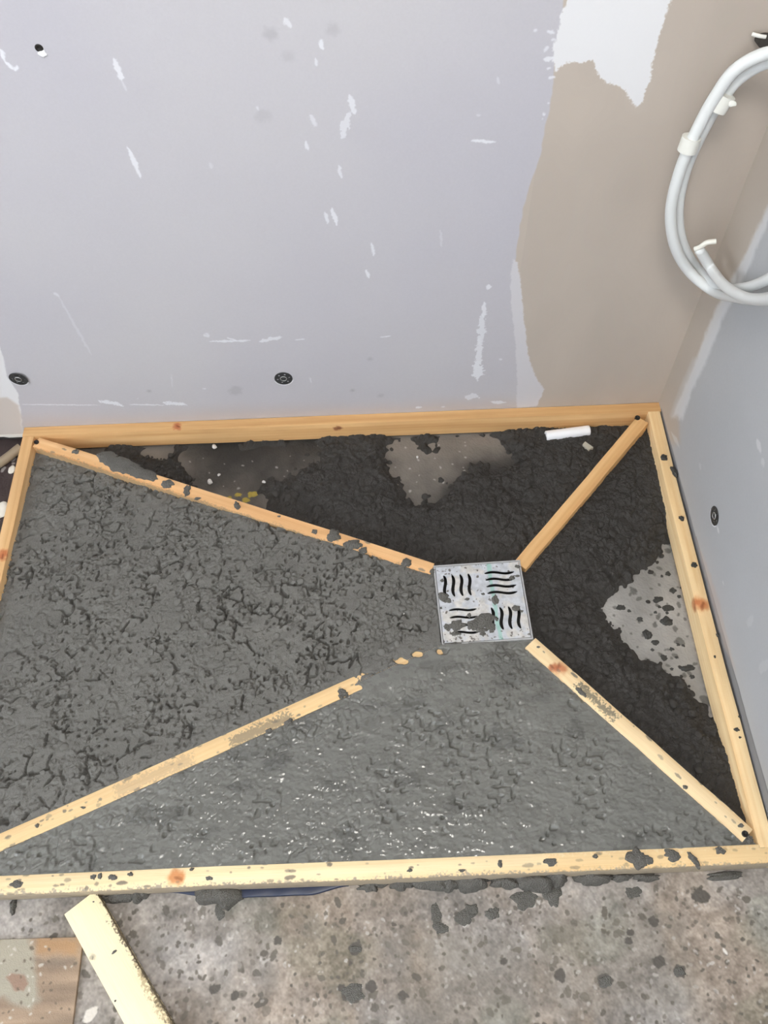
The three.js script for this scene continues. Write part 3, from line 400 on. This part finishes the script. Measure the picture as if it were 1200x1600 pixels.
function bed(name, label, key, mat, crumbMat, count, size, seed, where) {
  const sec = sections[key], m = obj(name, bedGeo(sec, 0.00135), mat); tag(m, label, 'mortar', null, 'stuff');
  const r = rng(seed), M = [[], [], []], q = new THREE.Quaternion(), e = new THREE.Euler(); let guard = 0, n = 0;
  let a = 1e9, b = 1e9, c = -1e9, d = -1e9; for (const [x, z] of sec.poly) { a = Math.min(a, x); b = Math.min(b, z); c = Math.max(c, x); d = Math.max(d, z); }
  while (n < count && guard++ < count * 30) {
    const x = lerp(a, c, r()), z = lerp(b, d, r()), w = r(), u = r(), pick = Math.floor(r() * 3); if (sdPoly(sec.poly, x, z) > -0.02) continue;
    const y = sec.h(x, z); if (y < (where === 'loose' ? -0.003 : 0.002)) continue; if (where === 'wet' && z > 0.56) continue;
    if (fbm(x / 0.06, z / 0.06, seed + 1, 3) < 0.42 + 0.12 * u) continue;
    const s = size * (0.3 + 0.9 * w * w * w + 0.2 * u); e.set((r() - 0.5) * 0.7, r() * 6.28, (r() - 0.5) * 0.7); q.setFromEuler(e);
    M[pick].push(new THREE.Matrix4().compose(V(x, Math.max(y, 0) + s * 0.12, z), q, V(s * (0.8 + 0.6 * r()), s, s))); n++;
  }
  M.forEach((list, i) => { if (!list.length) return; const im = new THREE.InstancedMesh(crumbGeos[i], crumbMat, list.length); list.forEach((k, j) => im.setMatrixAt(j, k)); im.name = 'mortar_crumbs'; im.userData.kind = 'stuff'; shade(im); m.add(im); });
  return m;
}
const bump = scaled(fineBump, 1);
const westMat = new THREE.MeshStandardMaterial({ color: new THREE.Color(0.132, 0.128, 0.115), vertexColors: true, roughness: 0.72, bumpMap: bump, bumpScale: 0.001 });
const southMat = new THREE.MeshStandardMaterial({ color: new THREE.Color(0.15, 0.149, 0.134), vertexColors: true, roughness: 1, roughnessMap: scaled(wetRough, 0.25 / 1.3), bumpMap: bump, bumpScale: 0.00022 });
const looseMat = new THREE.MeshStandardMaterial({ color: new THREE.Color(0.038, 0.0345, 0.0305), vertexColors: true, roughness: 0.85, bumpMap: bump, bumpScale: 0.0022 });
const crumbW = new THREE.MeshStandardMaterial({ color: new THREE.Color(0.138, 0.134, 0.121), roughness: 0.72 });
const crumbD = new THREE.MeshStandardMaterial({ color: new THREE.Color(0.038, 0.0345, 0.0305), roughness: 0.85 });
bed('mortar_bed', 'crumbly grey mortar filling the large left section of the frame', 'west', westMat, crumbW, 500, 0.005, 301);
bed('mortar_bed', 'smooth wet trowelled grey mortar filling the front section of the frame', 'south', southMat, crumbW, 120, 0.0035, 303, 'wet');
bed('mortar_bed', 'dark loose mortar scattered thinly on the slab behind the drain', 'back', looseMat, crumbD, 420, 0.005, 305, 'loose');
bed('mortar_bed', 'dark loose mortar around a bare slab patch beside the right batten', 'east', looseMat, crumbD, 320, 0.005, 307, 'loose');

// splats and lumps that stick to the battens and the slab
splats(railTL, [[172, 719, 26, 16, 0.004, -0.39], [192, 728, 30, 17, 0.005, -0.39], [216, 739, 30, 15, 0.005, -0.39], [236, 746, 12, 9, 0.004, -0.3], [118, 706, 8, 5, 0.002], [166, 712, 5, 4, 0.002], [171, 721, 4, 3, 0.002], [262, 757, 12, 9, 0.003, -0.3], [292, 766, 7, 13, 0.003], [309, 779, 5, 3, 0.002], [370, 790, 6, 8, 0.006], [491, 831, 5, 5, 0.002, 0.5], [522, 838, 13, 13, 0.006], [551, 851, 17, 11, 0.006], [568, 860, 8, 7, 0.004], [635, 880, 9, 8, 0.005], [436, 807, 3, 2, 0.002], [676, 893, 5, 5, 0.003]], H - 0.006);
splats(boardRight, [[1037, 715, 6, 7, 0.004], [1054, 738, 6, 12, 0.005, 0.3], [1065, 810, 5, 6, 0.003], [1085, 883, 5, 6, 0.003], [1121, 992, 2.5, 3, 0.002], [1117, 1026, 2, 3, 0.001], [1151, 1140, 4, 3, 0.002], [1155, 1120, 2, 2, 0.001], [1156, 1152, 2, 2, 0.001]], H, darkSplatMat);
splats(boardFront, [[24, 1382, 9, 5, 0.002], [146, 1370, 4, 4, 0.002], [156, 1369, 3, 4, 0.002], [176, 1371, 6, 4, 0.002], [204, 1366, 4, 3, 0.002], [300, 1358, 3, 2, 0.002], [327, 1372, 5, 3, 0.001], [996, 1342, 14, 15, 0.005], [1011, 1343, 8, 7, 0.003], [1051, 1335, 12, 8, 0.003], [1082, 1340, 5, 10, 0.003, 0.5], [1089, 1350, 4, 7, 0.002, 0.3], [1126, 1329, 7, 5, 0.004], [781, 1350, 4, 5, 0.002], [860, 1347, 9, 5, 0.002], [722, 1360, 5, 2, 0.001], [640, 1360, 4, 2, 0.001], [930, 1338, 4, 3, 0.002]], H);
splats(railBL, [[452, 1128, 8, 5, 0.003, 0.5], [535, 1084, 9, 8, 0.004], [420, 1142, 5, 4, 0.002], [130, 1262, 4, 2, 0.002], [58, 1290, 3, 3, 0.002]], H - 0.006);
splats(railBR, [[1158, 1290, 5, 3, 0.002], [1172, 1312, 6, 5, 0.003], [908, 1082, 9, 5, 0.002, -0.8], [841, 1011, 3, 2, 0.002], [1071, 1230, 4, 3, 0.002]], H - 0.004);
const FL = [[345, 1389, 28, 15, 0.022], [324, 1390, 16, 10, 0.015], [222, 1391, 12, 9, 0.016], [190, 1396, 26, 6, 0.012], [22, 1411, 5, 7, 0.006], [343, 1424, 7, 11, 0.003], [630, 1375, 18, 7, 0.014], [675, 1372, 26, 10, 0.018], [707, 1372, 16, 9, 0.016], [738, 1370, 28, 10, 0.02], [785, 1370, 22, 8, 0.015], [838, 1368, 26, 12, 0.022], [866, 1361, 20, 13, 0.03], [925, 1366, 24, 7, 0.014], [970, 1366, 14, 5, 0.01], [1010, 1366, 20, 5, 0.01], [580, 1378, 22, 7, 0.012], [820, 1406, 16, 14, 0.003], [861, 1399, 14, 16, 0.004], [737, 1420, 9, 7, 0.003], [727, 1432, 13, 10, 0.003], [770, 1428, 12, 8, 0.003], [681, 1430, 8, 14, 0.002], [689, 1450, 10, 8, 0.003], [1130, 1363, 24, 4, 0.006], [455, 1392, 7, 4, 0.003], [555, 1483, 9, 5, 0.002], [552, 1551, 14, 10, 0.002], [945, 1533, 9, 7, 0.002], [1062, 1518, 8, 6, 0.002], [990, 1395, 12, 8, 0.0015]];
splats(floor, FL.map(([a, b, c, d, e]) => e > 0.0045 ? [a, b + 5, c * 1.15, d * 1.5, e * 1.2] : [a, b, c, d, e * 0.7]), 0);
// scattered blobs on the bare slab patch and back of the drain
{ const r = rng(55), list = []; for (let i = 0; i < 34; i++) { const px = 965 + r() * 130, py = 885 + r() * 190; const p = atY(px, py, 0); if (sdPoly(bareEast, p.x, p.z) > -0.008) continue; const s = 2.5 + 7 * r() * r(); list.push([px, py, s * 1.2, s, 0.0011]); } list.push([1041, 971, 11, 8, 0.003], [1012, 992, 7, 8, 0.003], [1074, 1044, 12, 6, 0.003], [1028, 937, 9, 6, 0.002]); splats(floor, list, 0, darkSplatMat); }

// ---------------------------------------------------------------- drain
{
  const t = thing('floor_drain', 'square silver floor drain with wavy slots, smeared with mortar', 'drain', V(DC.x, H - 0.010, DC.z)); t.rotation.y = 0.030;
  const a = 0.0742, b = 0.0731;
  const sheet = new Sheet(512, 512, -a, -b, a, b);
  sheet.fill((x, z) => { const n = fbm(x / 0.02, z / 0.02, 401, 4), m = fbm(x / 0.006, z / 0.006, 402, 3); const bl = sstep(0.45, 0.65, n); return [196, 199, 204].map((v, i) => lerp(v, [206, 203, 198][i], bl) * (0.9 + 0.2 * m)); });
  { const r = rng(9); for (let i = 0; i < 150; i++) { const e = r() < 0.5; const x = (r() * 2 - 1) * a, z = e ? (r() * 2 - 1) * b : b * (0.75 + 0.25 * r()) * (r() < 0.7 ? 1 : -1), rad = 0.0005 + 0.0018 * r() * r(); sheet.blob(x, z, rad * (1 + r()), rad, r() * 3, [92, 86, 80], { alpha: 0.55 + 0.4 * r(), soft: 0.0006 }); } }
  sheet.poly([[0.016, -b], [0.0235, -b], [0.022, -0.04], [0.0235, -0.005], [0.0235, 0.03], [0.0255, b], [0.019, b], [0.0175, 0.04], [0.0175, 0.0], [0.0165, -0.04]], [142, 196, 180], { alpha: 0.6, warp: 0.0015, scale: 0.008, soft: 0.0012 });
  const map = sheet.texture();
  const plate = new THREE.Shape(); const e = 0.0035; plate.moveTo(-a + e, -b + e); plate.lineTo(a - e, -b + e); plate.lineTo(a - e, b - e); plate.lineTo(-a + e, b - e); plate.closePath();
  // one S shaped slot, length along local x, centred
  const slot = (cx, cy, vertical, len, w, amp) => { const n = 14, up = [], dn = []; for (let i = 0; i <= n; i++) { const s = i / n, q = (s - 0.5) * len, o = amp * Math.sin((s - 0.5) * 6.2832); const ww = w / 2 * Math.sqrt(Math.max(0.12, 1 - Math.pow(Math.abs(2 * s - 1), 6))); up.push([q, o + ww]); dn.push([q, o - ww]); } const pts = up.concat(dn.reverse()).map(([x, y]) => vertical ? new THREE.Vector2(cx - y, cy + x) : new THREE.Vector2(cx + x, cy + y)); return new THREE.Path(pts); };
  // shape y = -local z (towards the back wall)
  for (let i = 0; i < 4; i++) plate.holes.push(slot(-0.0580 + i * 0.0138, 0.033, true, 0.041, 0.0054, -0.0018));       // back left: upright
  for (let i = 0; i < 4; i++) plate.holes.push(slot(0.036, 0.0515 - i * 0.0125, false, 0.05, 0.0054, -0.002));        // back right: lying
  for (let i = 0; i < 4; i++) plate.holes.push(slot(-0.0335, -0.0125 - i * 0.0135, false, 0.046, 0.0046, -0.0016));     // front left: lying
  for (let i = 0; i < 4; i++) plate.holes.push(slot(0.0140 + i * 0.0142, -0.0325, true, 0.041, 0.0056, -0.002));       // front right: upright
  const pg = new THREE.ExtrudeGeometry(plate, { depth: 0.0022, bevelEnabled: true, bevelThickness: 0.0004, bevelSize: 0.0004, bevelOffset: -0.0004, bevelSegments: 1, curveSegments: 8 }); pg.rotateX(-Math.PI / 2); pg.translate(0, -0.0026, 0);
  planarUV(pg, (x) => (x + a) / (2 * a), (x, y, z) => (z + b) / (2 * b));
  const metal = new THREE.MeshStandardMaterial({ map, metalness: 0.25, roughness: 0.42, bumpMap: scaled(fineBump, 2), bumpScale: 0.0005 });
  obj('grate', toCreasedNormals(pg, 0.5), metal, t);
  const rim = new THREE.Shape(); rim.moveTo(-a, -b); rim.lineTo(a, -b); rim.lineTo(a, b); rim.lineTo(-a, b); rim.closePath(); const q = e - 0.0008; rim.holes.push(new THREE.Path([new THREE.Vector2(-a + q, -b + q), new THREE.Vector2(a - q, -b + q), new THREE.Vector2(a - q, b - q), new THREE.Vector2(-a + q, b - q)]));
  const rg = new THREE.ExtrudeGeometry(rim, { depth: 0.0095, bevelEnabled: true, bevelThickness: 0.0004, bevelSize: 0.0004, bevelOffset: -0.0004, bevelSegments: 1 }); rg.rotateX(-Math.PI / 2); rg.translate(0, -0.0098, 0);
  obj('frame', rg, new THREE.MeshStandardMaterial({ color: new THREE.Color(0.5, 0.5, 0.5), metalness: 0.45, roughness: 0.42 }), t);
  const tray = mergeGeometries([boxGeo(-a + 0.003, -0.04, -b + 0.003, a - 0.003, -0.0375, b - 0.003), boxGeo(-a + 0.0005, -0.04, -b + 0.003, -a + 0.003, -0.006, b - 0.003), boxGeo(a - 0.003, -0.04, -b + 0.003, a - 0.0005, -0.006, b - 0.003), boxGeo(-a + 0.0005, -0.04, -b + 0.0005, a - 0.0005, -0.006, -b + 0.003), boxGeo(-a + 0.0005, -0.04, b - 0.003, a - 0.0005, -0.006, b - 0.0005)]);
  obj('body', tray, new THREE.MeshStandardMaterial({ color: new THREE.Color(0.035, 0.034, 0.034), roughness: 0.7 }), t);
  const y = H - 0.0097; 
  splats(t, [[692, 932, 9, 9, 0.002], [700, 938, 6, 5, 0.002], [715, 977, 13, 8, 0.0025, 0.2], [700, 980, 7, 6, 0.002], [712, 990, 9, 4, 0.002], [740, 977, 10, 9, 0.003], [757, 970, 17, 13, 0.003, 0.4], [765, 978, 9, 9, 0.003], [752, 984, 11, 5, 0.002], [774, 938, 5, 9, 0.002], [768, 985, 4, 4, 0.002], [805, 950, 7, 5, 0.002], [800, 903, 5, 4, 0.002], [708, 1006, 12, 2.5, 0.0015], [755, 990, 4, 4, 0.002], [691, 907, 3, 3, 0.002], [730, 936, 4, 2.5, 0.0015], [755, 928, 3, 2, 0.0015], [815, 955, 3, 2, 0.0015], [689, 950, 2, 2, 0.0015], [733, 961, 3, 4, 0.002], [808, 885, 5, 3, 0.0015], [808, 900, 4, 2, 0.001], [776, 967, 3, 4, 0.002]], y, splatMat);
}

// ---------------------------------------------------------------- plaster washers on the walls
const zinc = new THREE.MeshStandardMaterial({ color: new THREE.Color(0.05, 0.052, 0.054), metalness: 0.15, roughness: 0.4 });
const zincLight = new THREE.MeshStandardMaterial({ color: new THREE.Color(0.5, 0.5, 0.5), metalness: 0.7, roughness: 0.28 });
function makeWasher(label, pos) {
  const t = thing('plaster_washer', label, 'washer', pos); const R = 0.0158;
  const s = new THREE.Shape(); s.absarc(0, 0, R, 0, Math.PI * 2); for (let i = 0; i < 6; i++) { const a = i / 6 * 6.2832 + 0.2, p = new THREE.Path(); p.absarc(Math.cos(a) * 0.0107, Math.sin(a) * 0.0107, 0.0019, 0, Math.PI * 2, true); s.holes.push(p); }
  const c = new THREE.Path(); c.absarc(0, 0, 0.0028, 0, Math.PI * 2, true); s.holes.push(c);
  obj('disc', new THREE.ExtrudeGeometry(s, { depth: 0.0007, bevelEnabled: true, bevelThickness: 0.0003, bevelSize: 0.0003, bevelSegments: 1, curveSegments: 24 }), zinc, t);
  const ring = new THREE.TorusGeometry(0.0055, 0.0008, 8, 28); ring.translate(0, 0, 0.001); obj('pressed_ring', ring, zincLight, t);
  const sc = new THREE.LatheGeometry([[0.0, 0.0005], [0.0012, 0.0005], [0.0018, 0.0014], [0.003, 0.0018], [0.0038, 0.0012], [0.0038, 0.0004]].reverse().map(([x, y]) => new THREE.Vector2(x, y)), 18); sc.rotateX(Math.PI / 2); obj('screw_head', sc, zinc, t);
  const cup = new THREE.Shape(); cup.absarc(0, 0, R + 0.0022, 3.5, 6.0); cup.absarc(0, 0.0006, R - 0.001, 6.0, 3.5, true); obj('filler_rim', new THREE.ExtrudeGeometry(cup, { depth: 0.0008, bevelEnabled: false, curveSegments: 16 }), new THREE.MeshStandardMaterial({ color: 0xdcdce0, roughness: 0.9 }), t);
  return t;
}
const wp1 = atZ(443, 591), wp2 = atZ(29, 591), wp3 = atX(1117, 806, WX);
makeWasher('round perforated metal plaster washer low in the middle of the back wall', V(wp1.x, wp1.y, 0.0002));
{ const w = makeWasher('round perforated metal plaster washer at the left edge of the back wall', V(wp2.x, wp2.y, 0.0002)); w.rotation.set(0.05, -0.08, -0.25); w.position.z = 0.0016; }
{ const w = makeWasher('round perforated metal plaster washer on the right wall', V(WX - 0.0002, wp3.y, wp3.z)); w.rotation.y = -Math.PI / 2; }

// torn screw hole high on the back wall
{
  const p = atZ(61, 75), t = thing('sunken_screw', 'dark screw in a torn hole with a white paper flake, upper left of the wall', 'screw', V(p.x, p.y, 0));
  const s = new THREE.LatheGeometry([[0, 0.0002], [0.0012, 0.0002], [0.0019, 0.0009], [0.004, 0.0012], [0.005, 0.0003]].reverse().map(([x, y]) => new THREE.Vector2(x, y)), 16); s.rotateX(Math.PI / 2); obj('screw_head', s, screwMat, t);
  const f = splatGeo(0.0055, 0.0042, 0.0022, 901, 12); f.rotateX(Math.PI / 2); f.translate(0.002, -0.0065, 0.0006); obj('paper_flake', f, new THREE.MeshStandardMaterial({ color: 0xf2f2f4, roughness: 0.9 }), t);
}

// ---------------------------------------------------------------- coil of white pipe hanging from the corner
const white = new THREE.MeshStandardMaterial({ color: new THREE.Color(0.72, 0.74, 0.74), roughness: 0.42 });
function tube(points, r, seg = 120, closed = false) { return new THREE.TubeGeometry(new THREE.CatmullRomCurve3(points, closed, 'centripetal'), seg, r, 14, closed); }
{
  const Z = (px, py, z) => atZ(px, py, z);
  const t = thing('cable_coil', 'coil of thick white cable hanging in the upper right corner', 'cable', V(0, 0, 0));
  const wallHit = (px, py, off) => { const a = Z(px, py, 0), b = atX(px, py, WX); return (a.x < WX ? a : b).addScaledVector(ray(px, py), -off / 1.0); };   // off: how far in front of the walls, along the line of sight
  const A = [[1330, 190, 0.15], [1290, 120, 0.10], [1250, 92, 0.075], [1200, 83, 0.05], [1150, 108, 0.042], [1118, 150, 0.042], [1088, 205, 0.048], [1062, 268, 0.055], [1048, 330, 0.062], [1055, 385, 0.07], [1078, 425, 0.075], [1110, 452, 0.075], [1150, 464, 0.07], [1200, 466, 0.07], [1260, 440, 0.07], [1310, 370, 0.08], [1335, 280, 0.11]].map((q) => wallHit(...q));
  const B = [[1325, 220, 0.14], [1300, 140, 0.09], [1250, 108, 0.06], [1200, 98, 0.034], [1158, 121, 0.03], [1125, 160, 0.03], [1095, 212, 0.034], [1070, 272, 0.04], [1060, 330, 0.048], [1067, 380, 0.055], [1090, 420, 0.06], [1120, 447, 0.06], [1160, 450, 0.055], [1200, 436, 0.055], [1250, 400, 0.055], [1290, 330, 0.06], [1315, 270, 0.09]].map((q) => wallHit(...q));
  obj('cable_loop', tube(A, 0.0078, 160), white, t); obj('cable_loop', tube(B, 0.0072, 160), white, t);
  const E = [[1094, 392, 0.088], [1110, 418, 0.094], [1132, 446, 0.096], [1165, 465, 0.092], [1205, 468, 0.09], [1265, 450, 0.09], [1320, 380, 0.1]].map((q) => wallHit(...q));
  obj('cable_end', tube(E, 0.0074, 70), white, t);
  const C = [[1086, 389, 0.086], [1094, 386, 0.090], [1105, 379, 0.094], [1119, 377, 0.096]].map((q) => wallHit(...q));
  obj('bare_core', tube(C, 0.0036, 24), new THREE.MeshStandardMaterial({ color: new THREE.Color(0.8, 0.79, 0.72), roughness: 0.5 }), t);
  const cap = new THREE.SphereGeometry(0.0076, 14, 10); cap.translate(...wallHit(1094, 392, 0.088).toArray()); obj('sheath_end', cap, white, t);
  const tape = new THREE.MeshStandardMaterial({ color: new THREE.Color(0.78, 0.78, 0.73), roughness: 0.55 });
  const wrap = (p0, p1, w, d) => { const a = wallHit(...p0), b = wallHit(...p1), L = a.distanceTo(b), g = new THREE.CylinderGeometry(1, 1, L, 24, 1, false); g.scale(w, 1, d); const n = b.clone().sub(a).normalize(); const view = eye.clone().sub(a).normalize(); const x = new THREE.Vector3().crossVectors(n, view).normalize(), z = new THREE.Vector3().crossVectors(x, n); g.applyMatrix4(new THREE.Matrix4().makeBasis(x, n, z)); g.translate((a.x + b.x) / 2, (a.y + b.y) / 2, (a.z + b.z) / 2); return g; };
  obj('tape_wrap', wrap([1117, 170, 0.038], [1133, 146, 0.036], 0.0145, 0.0115), tape, t);
  obj('tape_wrap', wrap([1073, 236, 0.05], [1081, 214, 0.047], 0.0125, 0.0115), tape, t);
  const tab = splatGeo(0.006, 0.004, 0.0012, 555, 10); tab.rotateX(1.2); tab.translate(...wallHit(1144, 162, 0.055).toArray()); obj('tape_tab', tab, tape, t);
}
{ // fixing with two cable ends above the coil
  const p = atZ(1186, 56), t = thing('wall_fixing', 'small dark fixing with white cable tips above the coil', 'fixing', V(p.x, p.y, 0));
  const c = new THREE.CylinderGeometry(0.0075, 0.0085, 0.012, 16); c.rotateX(Math.PI / 2); c.scale(1.25, 0.8, 1); c.translate(0.006, -0.003, 0.006); obj('socket', c, new THREE.MeshStandardMaterial({ color: new THREE.Color(0.05, 0.045, 0.04), roughness: 0.6 }), t);
  const w2 = new THREE.MeshStandardMaterial({ color: 0xe6e6e0, roughness: 0.5 });
  obj('cable_tip', tube([V(-0.011, 0.005, 0.004), V(-0.004, 0.005, 0.009), V(0.004, 0.004, 0.01)], 0.0022, 16), w2, t);
  obj('cable_tip', tube([V(0.007, 0.02, 0.004), V(0.014, 0.016, 0.012), V(0.026, 0.01, 0.016)], 0.0042, 20), w2, t);
}

// ---------------------------------------------------------------- bits and offcuts
{ // white tube offcut against the back batten
  const a = atY(852, 684, 0.012), b = atY(920, 675, 0.012), c = a.clone().lerp(b, 0.5);
  const L = a.distanceTo(b), prof = [[0, L / 2 - 0.001], [0.006, L / 2 - 0.001], [0.0068, L / 2], [0.0088, L / 2], [0.0098, L / 2 - 0.001], [0.0098, -L / 2 + 0.001], [0.0088, -L / 2], [0.0068, -L / 2], [0.006, -L / 2 + 0.001], [0, -L / 2 + 0.001]].reverse().map(([x, y]) => new THREE.Vector2(x, y));
  const g = new THREE.LatheGeometry(prof, 24); g.rotateZ(Math.PI / 2); const m = obj('plastic_offcut', toCreasedNormals(g, 0.6), new THREE.MeshStandardMaterial({ color: 0xf4f5f8, roughness: 0.55 }));
  m.position.set(c.x, 0.0175, c.z); m.rotation.y = -Math.atan2(b.z - a.z, b.x - a.x); tag(m, 'short white plastic tube offcut lying against the back batten', 'offcut');
}
{ const p = atY(917, 700, 0.014), g = new THREE.BoxGeometry(0.018, 0.008, 0.010, 3, 2, 2), q = g.attributes.position; for (let i = 0; i < q.count; i++) { const x = q.getX(i), y = q.getY(i), z = q.getZ(i); q.setXYZ(i, x * (1 - z * 20) + 0.001 * Math.sin(y * 900), y * (1 + x * 12), z * (1 + x * 18)); } g.computeVertexNormals(); const m = obj('mortar_chip', toCreasedNormals(g, 0.7), new THREE.MeshStandardMaterial({ color: 0xb9b4a6, roughness: 0.85 })); m.position.copy(p); m.position.y = 0.017; m.rotation.y = -0.95; tag(m, 'small pale chip in front of the white offcut near the back right corner', 'chip'); }
{ // small white chips among the loose mortar and dust behind the left fall
  const g0 = splatGeo(0.005, 0.0038, 0.003, 700, 9), mat = new THREE.MeshStandardMaterial({ color: 0xd2d0cc, roughness: 0.9 }); let first = null;
  for (const [px, py, s, label] of [[335, 698, 1.2, 'pale flake just under the back batten, left part'], [328, 753, 1.3, 'largest white flake behind the left fall batten'], [342, 742, 0.7, 'small white flake beside the largest one behind the left fall'], [412, 753, 0.8, 'lone white flake right of the yellow stain'], [631, 957, 0.9, 'white flake on the crumbly mortar left of the drain'], [652, 714, 0.6, 'tiny white flake on the bare slab behind the drain']]) {
    const y = px === 631 ? sections.west.h(atY(px, py, H - 0.012).x, atY(px, py, H - 0.012).z) : 0.004, p = atY(px, py, y); const m = first ? first.clone() : new THREE.Mesh(g0, mat); if (first) m.userData = {}; m.name = numbered('plaster_flake'); first = first ?? m; shade(m); scene.add(m); m.position.copy(p); m.scale.setScalar(s); m.rotation.y = px; tag(m, label, 'flake', 'white plaster flakes on the mortar and slab');
  }
}
{ // plaster chunks and pipe outside the left batten
  const mat = new THREE.MeshStandardMaterial({ color: 0xe2ddd2, roughness: 0.9 });
  for (const [px, py, s, lab] of [[21, 733, 0.007, 'upper white plaster lump just outside the left batten'], [6, 797, 0.013, 'lower and larger white plaster lump outside the left batten']]) { const p = atY(px, py, 0.004), g = crumbGeos[0].clone(); g.scale(s * 0.9, s * 0.7, s * 1.3); const m = obj('plaster_lump', g, mat); m.position.set(p.x - 0.004, s * 0.35, p.z); tag(m, lab, 'plaster lump', 'plaster lumps outside the left batten'); }
  const A = atY(-60, 757, 0.013), B = atY(0, 723, 0.013), C = atY(32, 699, 0.013);
  const m = obj('pipe', tube([A, B, C], 0.0088, 30), new THREE.MeshStandardMaterial({ color: new THREE.Color(0.33, 0.26, 0.18), roughness: 0.5 })); tag(m, 'thin tan pipe lying on the slab outside the left batten', 'pipe');
}
{ // blue membrane under the front batten
  const pts = []; const n = 90, pos = [], idx = [];
  for (let i = 0; i <= n; i++) { const x = lerp(-1.27, -0.6, i / n), out = 0.8195 + 0.012 * sstep(-0.86, -0.76, x) * sstep(-0.6, -0.66, x) + 0.003 * (noise(i * 0.25, 1, 7) - 0.5), y = 0.003 + 0.003 * noise(i * 0.4, 2, 9); for (const [z, yy] of [[0.800, 0.002], [0.815, 0.004 + y * 0.3], [out - 0.002, y + 0.002], [out, y], [out - 0.001, y - 0.0012], [0.812, 0.0012]]) pos.push(x, yy, z); }
  for (let i = 0; i < n; i++) for (let k = 0; k < 5; k++) { const a = i * 6 + k; idx.push(a, a + 1, a + 6, a + 1, a + 7, a + 6); }
  const g = new THREE.BufferGeometry(); g.setAttribute('position', new THREE.Float32BufferAttribute(pos, 3)); g.setIndex(idx); g.computeVertexNormals();
  tag(obj('plastic_membrane', g, new THREE.MeshStandardMaterial({ color: new THREE.Color(0.015, 0.024, 0.058), roughness: 0.35 })), 'dark blue plastic membrane peeping out under the front batten', 'membrane');
}
{ // pale offcut plank lying on the slab at the lower left
  const y = 0.024, a = atY(100, 1430, y), b = atY(148, 1391, y), c = atY(272, 1600, y), d = atY(192, 1600, y);
  const A = a.clone().lerp(b, 0.5), w = a.distanceTo(b), dir = c.clone().add(d).multiplyScalar(0.5).sub(A).normalize(), B = A.clone().addScaledVector(dir, 0.33);
  const h = 0.02, L = 0.33;
  const t = timber('plank', 'pale cream offcut plank lying on the slab at lower left, mortar along one edge', A, B, w, h, { seed: 41, tex: { base: [248, 234, 196], late: [238, 218, 172], contrast: 0.5, w: 768, h: 256, knots: [{ u: 0.072, v: h + w - 0.006, r: 0.0045, c: [150, 140, 120], s: 0.8, a: 0.7, al: 0.6 }], stains: [[-0.02, 0.36, 0.002, h - 0.002, [104, 92, 72], 0.9], [0.12, 0.24, h, h + 0.004, [150, 128, 92], 0.5], [0.22, 0.34, h, h + 0.002, [130, 116, 88], 0.6]] } });
  t.userData.category = 'plank'; 
  splats(t, [[178, 1488, 4, 1.6, 0.0008, 0.7], [180, 1564, 1.5, 1.5, 0.0008], [146, 1409, 1.5, 1, 0.0008]], y);
}
{ // old board sunk in the slab at the lower left corner
  const p = atY(0, 1460, 0.004), q = atY(122, 1464, 0.004), r = atY(122, 1600, 0.004); const x0 = -1.35, x1 = (q.x + r.x) / 2, z0 = (p.z + q.z) / 2, z1 = 1.3;
  const s = new Sheet(768, 768, x0, z0, x1, z1);
  s.fill((x, z) => { const g = fbm(x / 0.12, z / 0.012, 501, 4), m = fbm(x / 0.05, z / 0.05, 503, 4); return [160, 138, 116].map((v, i) => v * (0.78 + 0.4 * g + 0.12 * (m - 0.5))); });
  const Q = (l) => P2(l, 0.004);
  s.poly(Q([[-80, 1455], [45, 1462], [55, 1480], [58, 1520], [64, 1560], [50, 1578], [30, 1575], [10, 1560], [-80, 1560]]), [168, 164, 148], { warp: 0.006, scale: 0.02, soft: 0.006, alpha: 0.85 });
  s.poly(Q([[11, 1530], [20, 1521], [40, 1522], [46, 1535], [38, 1548], [24, 1546]]), [150, 122, 104], { warp: 0.003, soft: 0.002, alpha: 0.9 });
  s.poly(Q([[62, 1462], [122, 1468], [122, 1496], [60, 1488]]), [176, 138, 98], { warp: 0.004, soft: 0.006, alpha: 0.75 });
  s.poly(Q([[55, 1498], [122, 1500], [122, 1512], [70, 1512]]), [120, 108, 96], { warp: 0.004, soft: 0.006, alpha: 0.7 });
  { const rr = rng(5); for (let i = 0; i < 60; i++) { const x = lerp(-1.1, x1, rr()), z = lerp(z0, z0 + 0.13, rr()), k = 0.001 + 0.002 * rr() * rr(); s.blob(x, z, k * 1.6, k, rr() * 3, rr() < 0.5 ? [205, 200, 190] : [92, 82, 70], { alpha: 0.7 }); } }
  const g = new THREE.Shape(); g.moveTo(x0, -z0); g.lineTo(x1, -z0 - 0.004); g.lineTo(x1 + 0.006, -z1); g.lineTo(x0, -z1); g.closePath();
  const e = new THREE.ExtrudeGeometry(g, { depth: 0.0045, bevelEnabled: true, bevelThickness: 0.0012, bevelSize: 0.0012, bevelOffset: -0.0012, bevelSegments: 2 }); e.rotateX(-Math.PI / 2); e.translate(0, 0.0011, 0); planarUV(e, (x) => (x - x0) / (x1 - x0), (x, y, z) => (z - z0) / (z1 - z0));
  tag(obj('floor_board', toCreasedNormals(e, 0.5), new THREE.MeshStandardMaterial({ map: s.texture(), roughness: 0.6, bumpMap: scaled(fineBump, 2), bumpScale: 0.0006 })), 'old stained brown and grey board at the lower left corner', 'board');
}
scene.traverse((o) => { if (o.isLight) o.castShadow = true; });
renderer.render(scene, camera);
